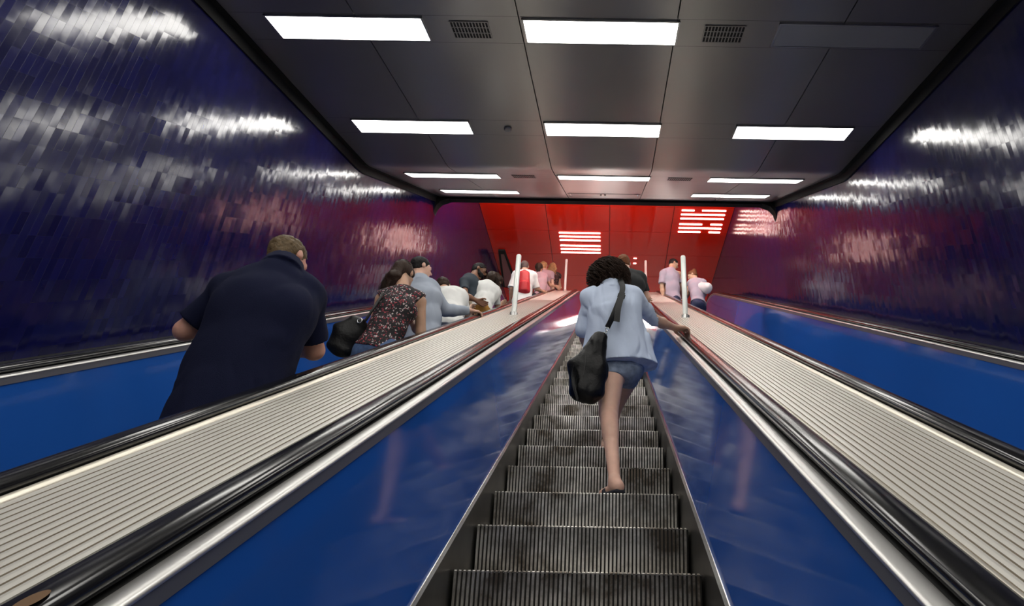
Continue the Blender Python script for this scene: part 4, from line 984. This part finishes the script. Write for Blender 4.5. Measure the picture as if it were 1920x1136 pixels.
mb = MB(); c0 = Vector(EX['wb_b']); mb.tube([Vector(EX['wb_a'])-c0+Vector((0, 0, 0.08)), Vector(EX['wb_s'])-c0, Vector(EX['wb_b'])-c0+Vector((0, 0, 0.08))], 0.010, 8); mb.build('strap', S['whitebag'], wb, True)

# ---- woman in the light blue shirt, the main figure
fr = (0.08, 1, 0); fc = (0.35, 0.9, -0.22)
J = POSE['blue']; J['toeL'] = np.array((-0.55, 0.85, 0)); J['toeR'] = np.array((0.1, 1, 0)); legs(J, fr)
J['anL'] = np.array((0.152, 3.685, tread(3.685)+0.078)); J['anR'][2] = tread(J['anR'][1])+0.075
o = make_body('person', J, fr, fc, S['fair'], 0.0062, 0.95, True, {'R': ((0.80, 0.55, 0.18), (-0.15, -0.15, 1), (-0.4, 1, 0.2), 1.0, (0.25, 0.65, 0.5))}, headw=0.95, legw=1.22)
finish(o, (float(J['anL'][0]), float(J['anL'][1]), float(J['anL'][2]-0.075)), 'person with curly dark hair, light blue shirt and denim shorts on the middle escalator')
shirt(J, fr, 0.0068, S['paleblue'], o, w=1.0, fem=True, inf=0.020, sleeve=1.08, hem=0.012, hemw=(0.27, 0.17), aline=(0.285, 0.175), collar=True, folds=0.009, fdir=(10, 10, 3.2), sinf=0.024, taper=1.1, seed=31, hemdir=(0.05, -0.02, -1), shell=False)
trousers(J, fr, 0.0075, S['lightdenim'], o, 'denim_shorts', w=0.96, upto=0.30, fem=True, inf=0.010)
shoes(J, fr, 0.006, S['dark'], o, flat=True)
# curly hair: lumpy mass plus several hundred locks
hc, f, s, u = head_frame(J, fc); ax = np.array([s, f, u]); b = Blob(0.03)
b.ell(hc+u*0.02-f*0.02, (0.105, 0.112, 0.105), ax); b.ell(hc-s*0.065-u*0.035-f*0.03, (0.055, 0.07, 0.075), ax); b.ell(hc+s*0.045-u*0.02-f*0.03, (0.055, 0.07, 0.065), ax); b.ell(hc-u*0.055-f*0.06, (0.09, 0.06, 0.06), ax)
b.cut(hc+f*0.055, unit(f-u*0.3)); b.fold(lambda p: 0.016*vnoise(p, (30,)*3, 3)+0.009*vnoise(p, (62,)*3, 4))
rnd = random.Random(5); cv = []
for i in range(900):
    v = np.array([rnd.gauss(0, 1) for _ in range(3)]); v = unit(v)
    if v[1] > 0.45: v[1] = -v[1]
    p = hc+u*0.02-f*0.02+s*v[0]*0.098+f*v[1]*0.10+u*(abs(v[2]) if rnd.random() < .6 else v[2]*0.8)*0.10
    out = unit(s*v[0]+f*v[1]*0.8); ph = rnd.uniform(0, 6.3); c = []; L = rnd.uniform(0.06, 0.12); tw = rnd.uniform(14, 24)
    for k in range(11):
        t = k/10; c.append(p+out*(0.045*math.sin(t*2.4))-u*L*t*t*0.9-np.array((0, 0, L*t*0.35))+(s*math.cos(ph+t*tw*0.5)+f*math.sin(ph+t*tw*0.5))*0.015*(0.6+t))
    cv.append(c)
blob_obj('hair', b, 0.007, S['hairdk'], o, strand_mesh(cv, 0.0036, 0.0014))

# her big black shoulder bag
b = Blob(0.035); T_, Mi, Bo = EX['bag_top'], EX['bag_mid'], EX['bag_bot']
b.slab(T_, Mi, (0.045, 0.04), (0.115, 0.07), (1, 0.1, 0.1)); b.slab(Mi, Bo, (0.115, 0.07), (0.115, 0.078), (1, 0.1, 0)); b.slab(T_+(-0.05, 0.0, -0.03), T_+(-0.10, 0.03, -0.11), (0.022, 0.03), (0.03, 0.03), (1, 0, 0))
b.fold(lambda p: 0.010*vnoise(p, (16, 16, 8), 3)+0.003*vnoise(p, (45, 45, 25), 4))
bag = blob_obj('shoulder_bag', b, 0.0065, S['leather']); finish(bag, tuple(Bo), 'large slouchy black leather bag with fringe, hanging behind the light blue shirt', 'bag')
def ribbon(pts, wdt, th, side):
    """flat strap with rounded run"""
    mb = MB(); P = [Vector(p) for p in pts]; sd = Vector(side).normalized(); n = len(P)
    for i, p in enumerate(P):
        d = (P[min(i+1, n-1)]-P[max(i-1, 0)]).normalized(); a = (sd-d*sd.dot(d)).normalized(); c = d.cross(a)
        for x, y in ((-1, -1), (1, -1), (1, 1), (-1, 1)): mb.v.append(tuple(p+a*x*wdt/2+c*y*th/2))
    for i in range(n-1):
        for k in range(4): mb.f.append((i*4+k, i*4+(k+1) % 4, i*4+4+(k+1) % 4, i*4+4+k)); mb.i.append(0)
    mb.f.append((3, 2, 1, 0)); mb.i.append(0); mb.f.append(tuple((n-1)*4+k for k in range(4))); mb.i.append(0)
    return mb
rel = lambda p: np.array(p)-Bo
def curve(ps, n=14):
    ps = [np.array(p) for p in ps]; ps = [2*ps[0]-ps[1]]+ps+[2*ps[-1]-ps[-2]]; out = []
    for i in range(1, len(ps)-2):
        for k in range(n if i < len(ps)-3 else n+1):
            t = k/n; a, b_, c, d = ps[i-1:i+3]; out.append(0.5*((2*b_)+(-a+c)*t+(2*a-5*b_+4*c-d)*t*t+(-a+3*b_-3*c+d)*t**3))
    return out
ribbon(curve([rel(EX['strapf'])+(0.0, 0.03, -0.05), rel(EX['strapf'])+(0, 0, 0.03), rel(EX['strap0'])+(0, -0.005, 0.028), rel(EX['strap1'])+(0, -0.01, 0.0), rel(EX['strap2'])+(0, -0.03, 0), rel(EX['strap3'])+(-0.005, -0.02, 0.02)]), 0.036, 0.005, (1, 0.2, 0.3)).build('strap', S['strap'], bag)
bstrap = [c for c in bag.children if c.name.startswith('strap')][0]; bstrap.location = (0, 0, 0)
ribbon(curve([rel(EX['strap1'])+(0, -0.03, -0.03), rel(EX['strap2'])+(0.025, -0.045, 0.03), rel(EX['strap2'])+(0.015, -0.045, -0.07)]), 0.038, 0.005, (1, 0.2, 0.3)).build('strap_end', S['strap'], bstrap)
ribbon([rel(EX['strap1'])+(-0.004, -0.022, -0.04), rel(EX['strap1'])+(-0.010, -0.026, -0.065)], 0.05, 0.010, (1, 0.2, 0.3)).build('buckle', S['leather'], bstrap)
q3 = EX['strap3']
for k in range(4): ring(q3+(-0.004-0.007*k, -0.02, 0.008-0.016*k), 0.011, 0.0028, (1, 0.2, 0.2) if k % 2 else (0.1, 1, 0.3), bag, S['steel'], 'chain_link', 12).parent = bstrap
ring(q3+(-0.035, -0.02, -0.062), 0.020, 0.0035, (0.1, 1, 0.4), bag, S['steel'], 'ring')
cv = []; rnd = random.Random(9)
for i in range(60):
    t = i/60; a = rel(EX['fr0'])+np.array((0.03*t-0.005, rnd.uniform(-.02, .02), -0.02-0.08*t)); L = 0.15+rnd.uniform(-.03, .02)
    cv.append([a+np.array((-0.012*math.sin(k*0.6), 0, -L*k/6)) for k in range(7)])
V, Fq = strand_mesh(cv, 0.0028, 0.0022); link_mesh('fringe', V, [tuple(q) for q in Fq], S['leather'], bag)
ribbon([rel(Mi)+(-0.02, -0.074, 0.10), rel(Mi)+(-0.02, -0.084, 0.0), rel(Mi)+(-0.03, -0.085, -0.08)], 0.004, 0.003, (1, 0, 0)).build('zip', S['strap'], bag)
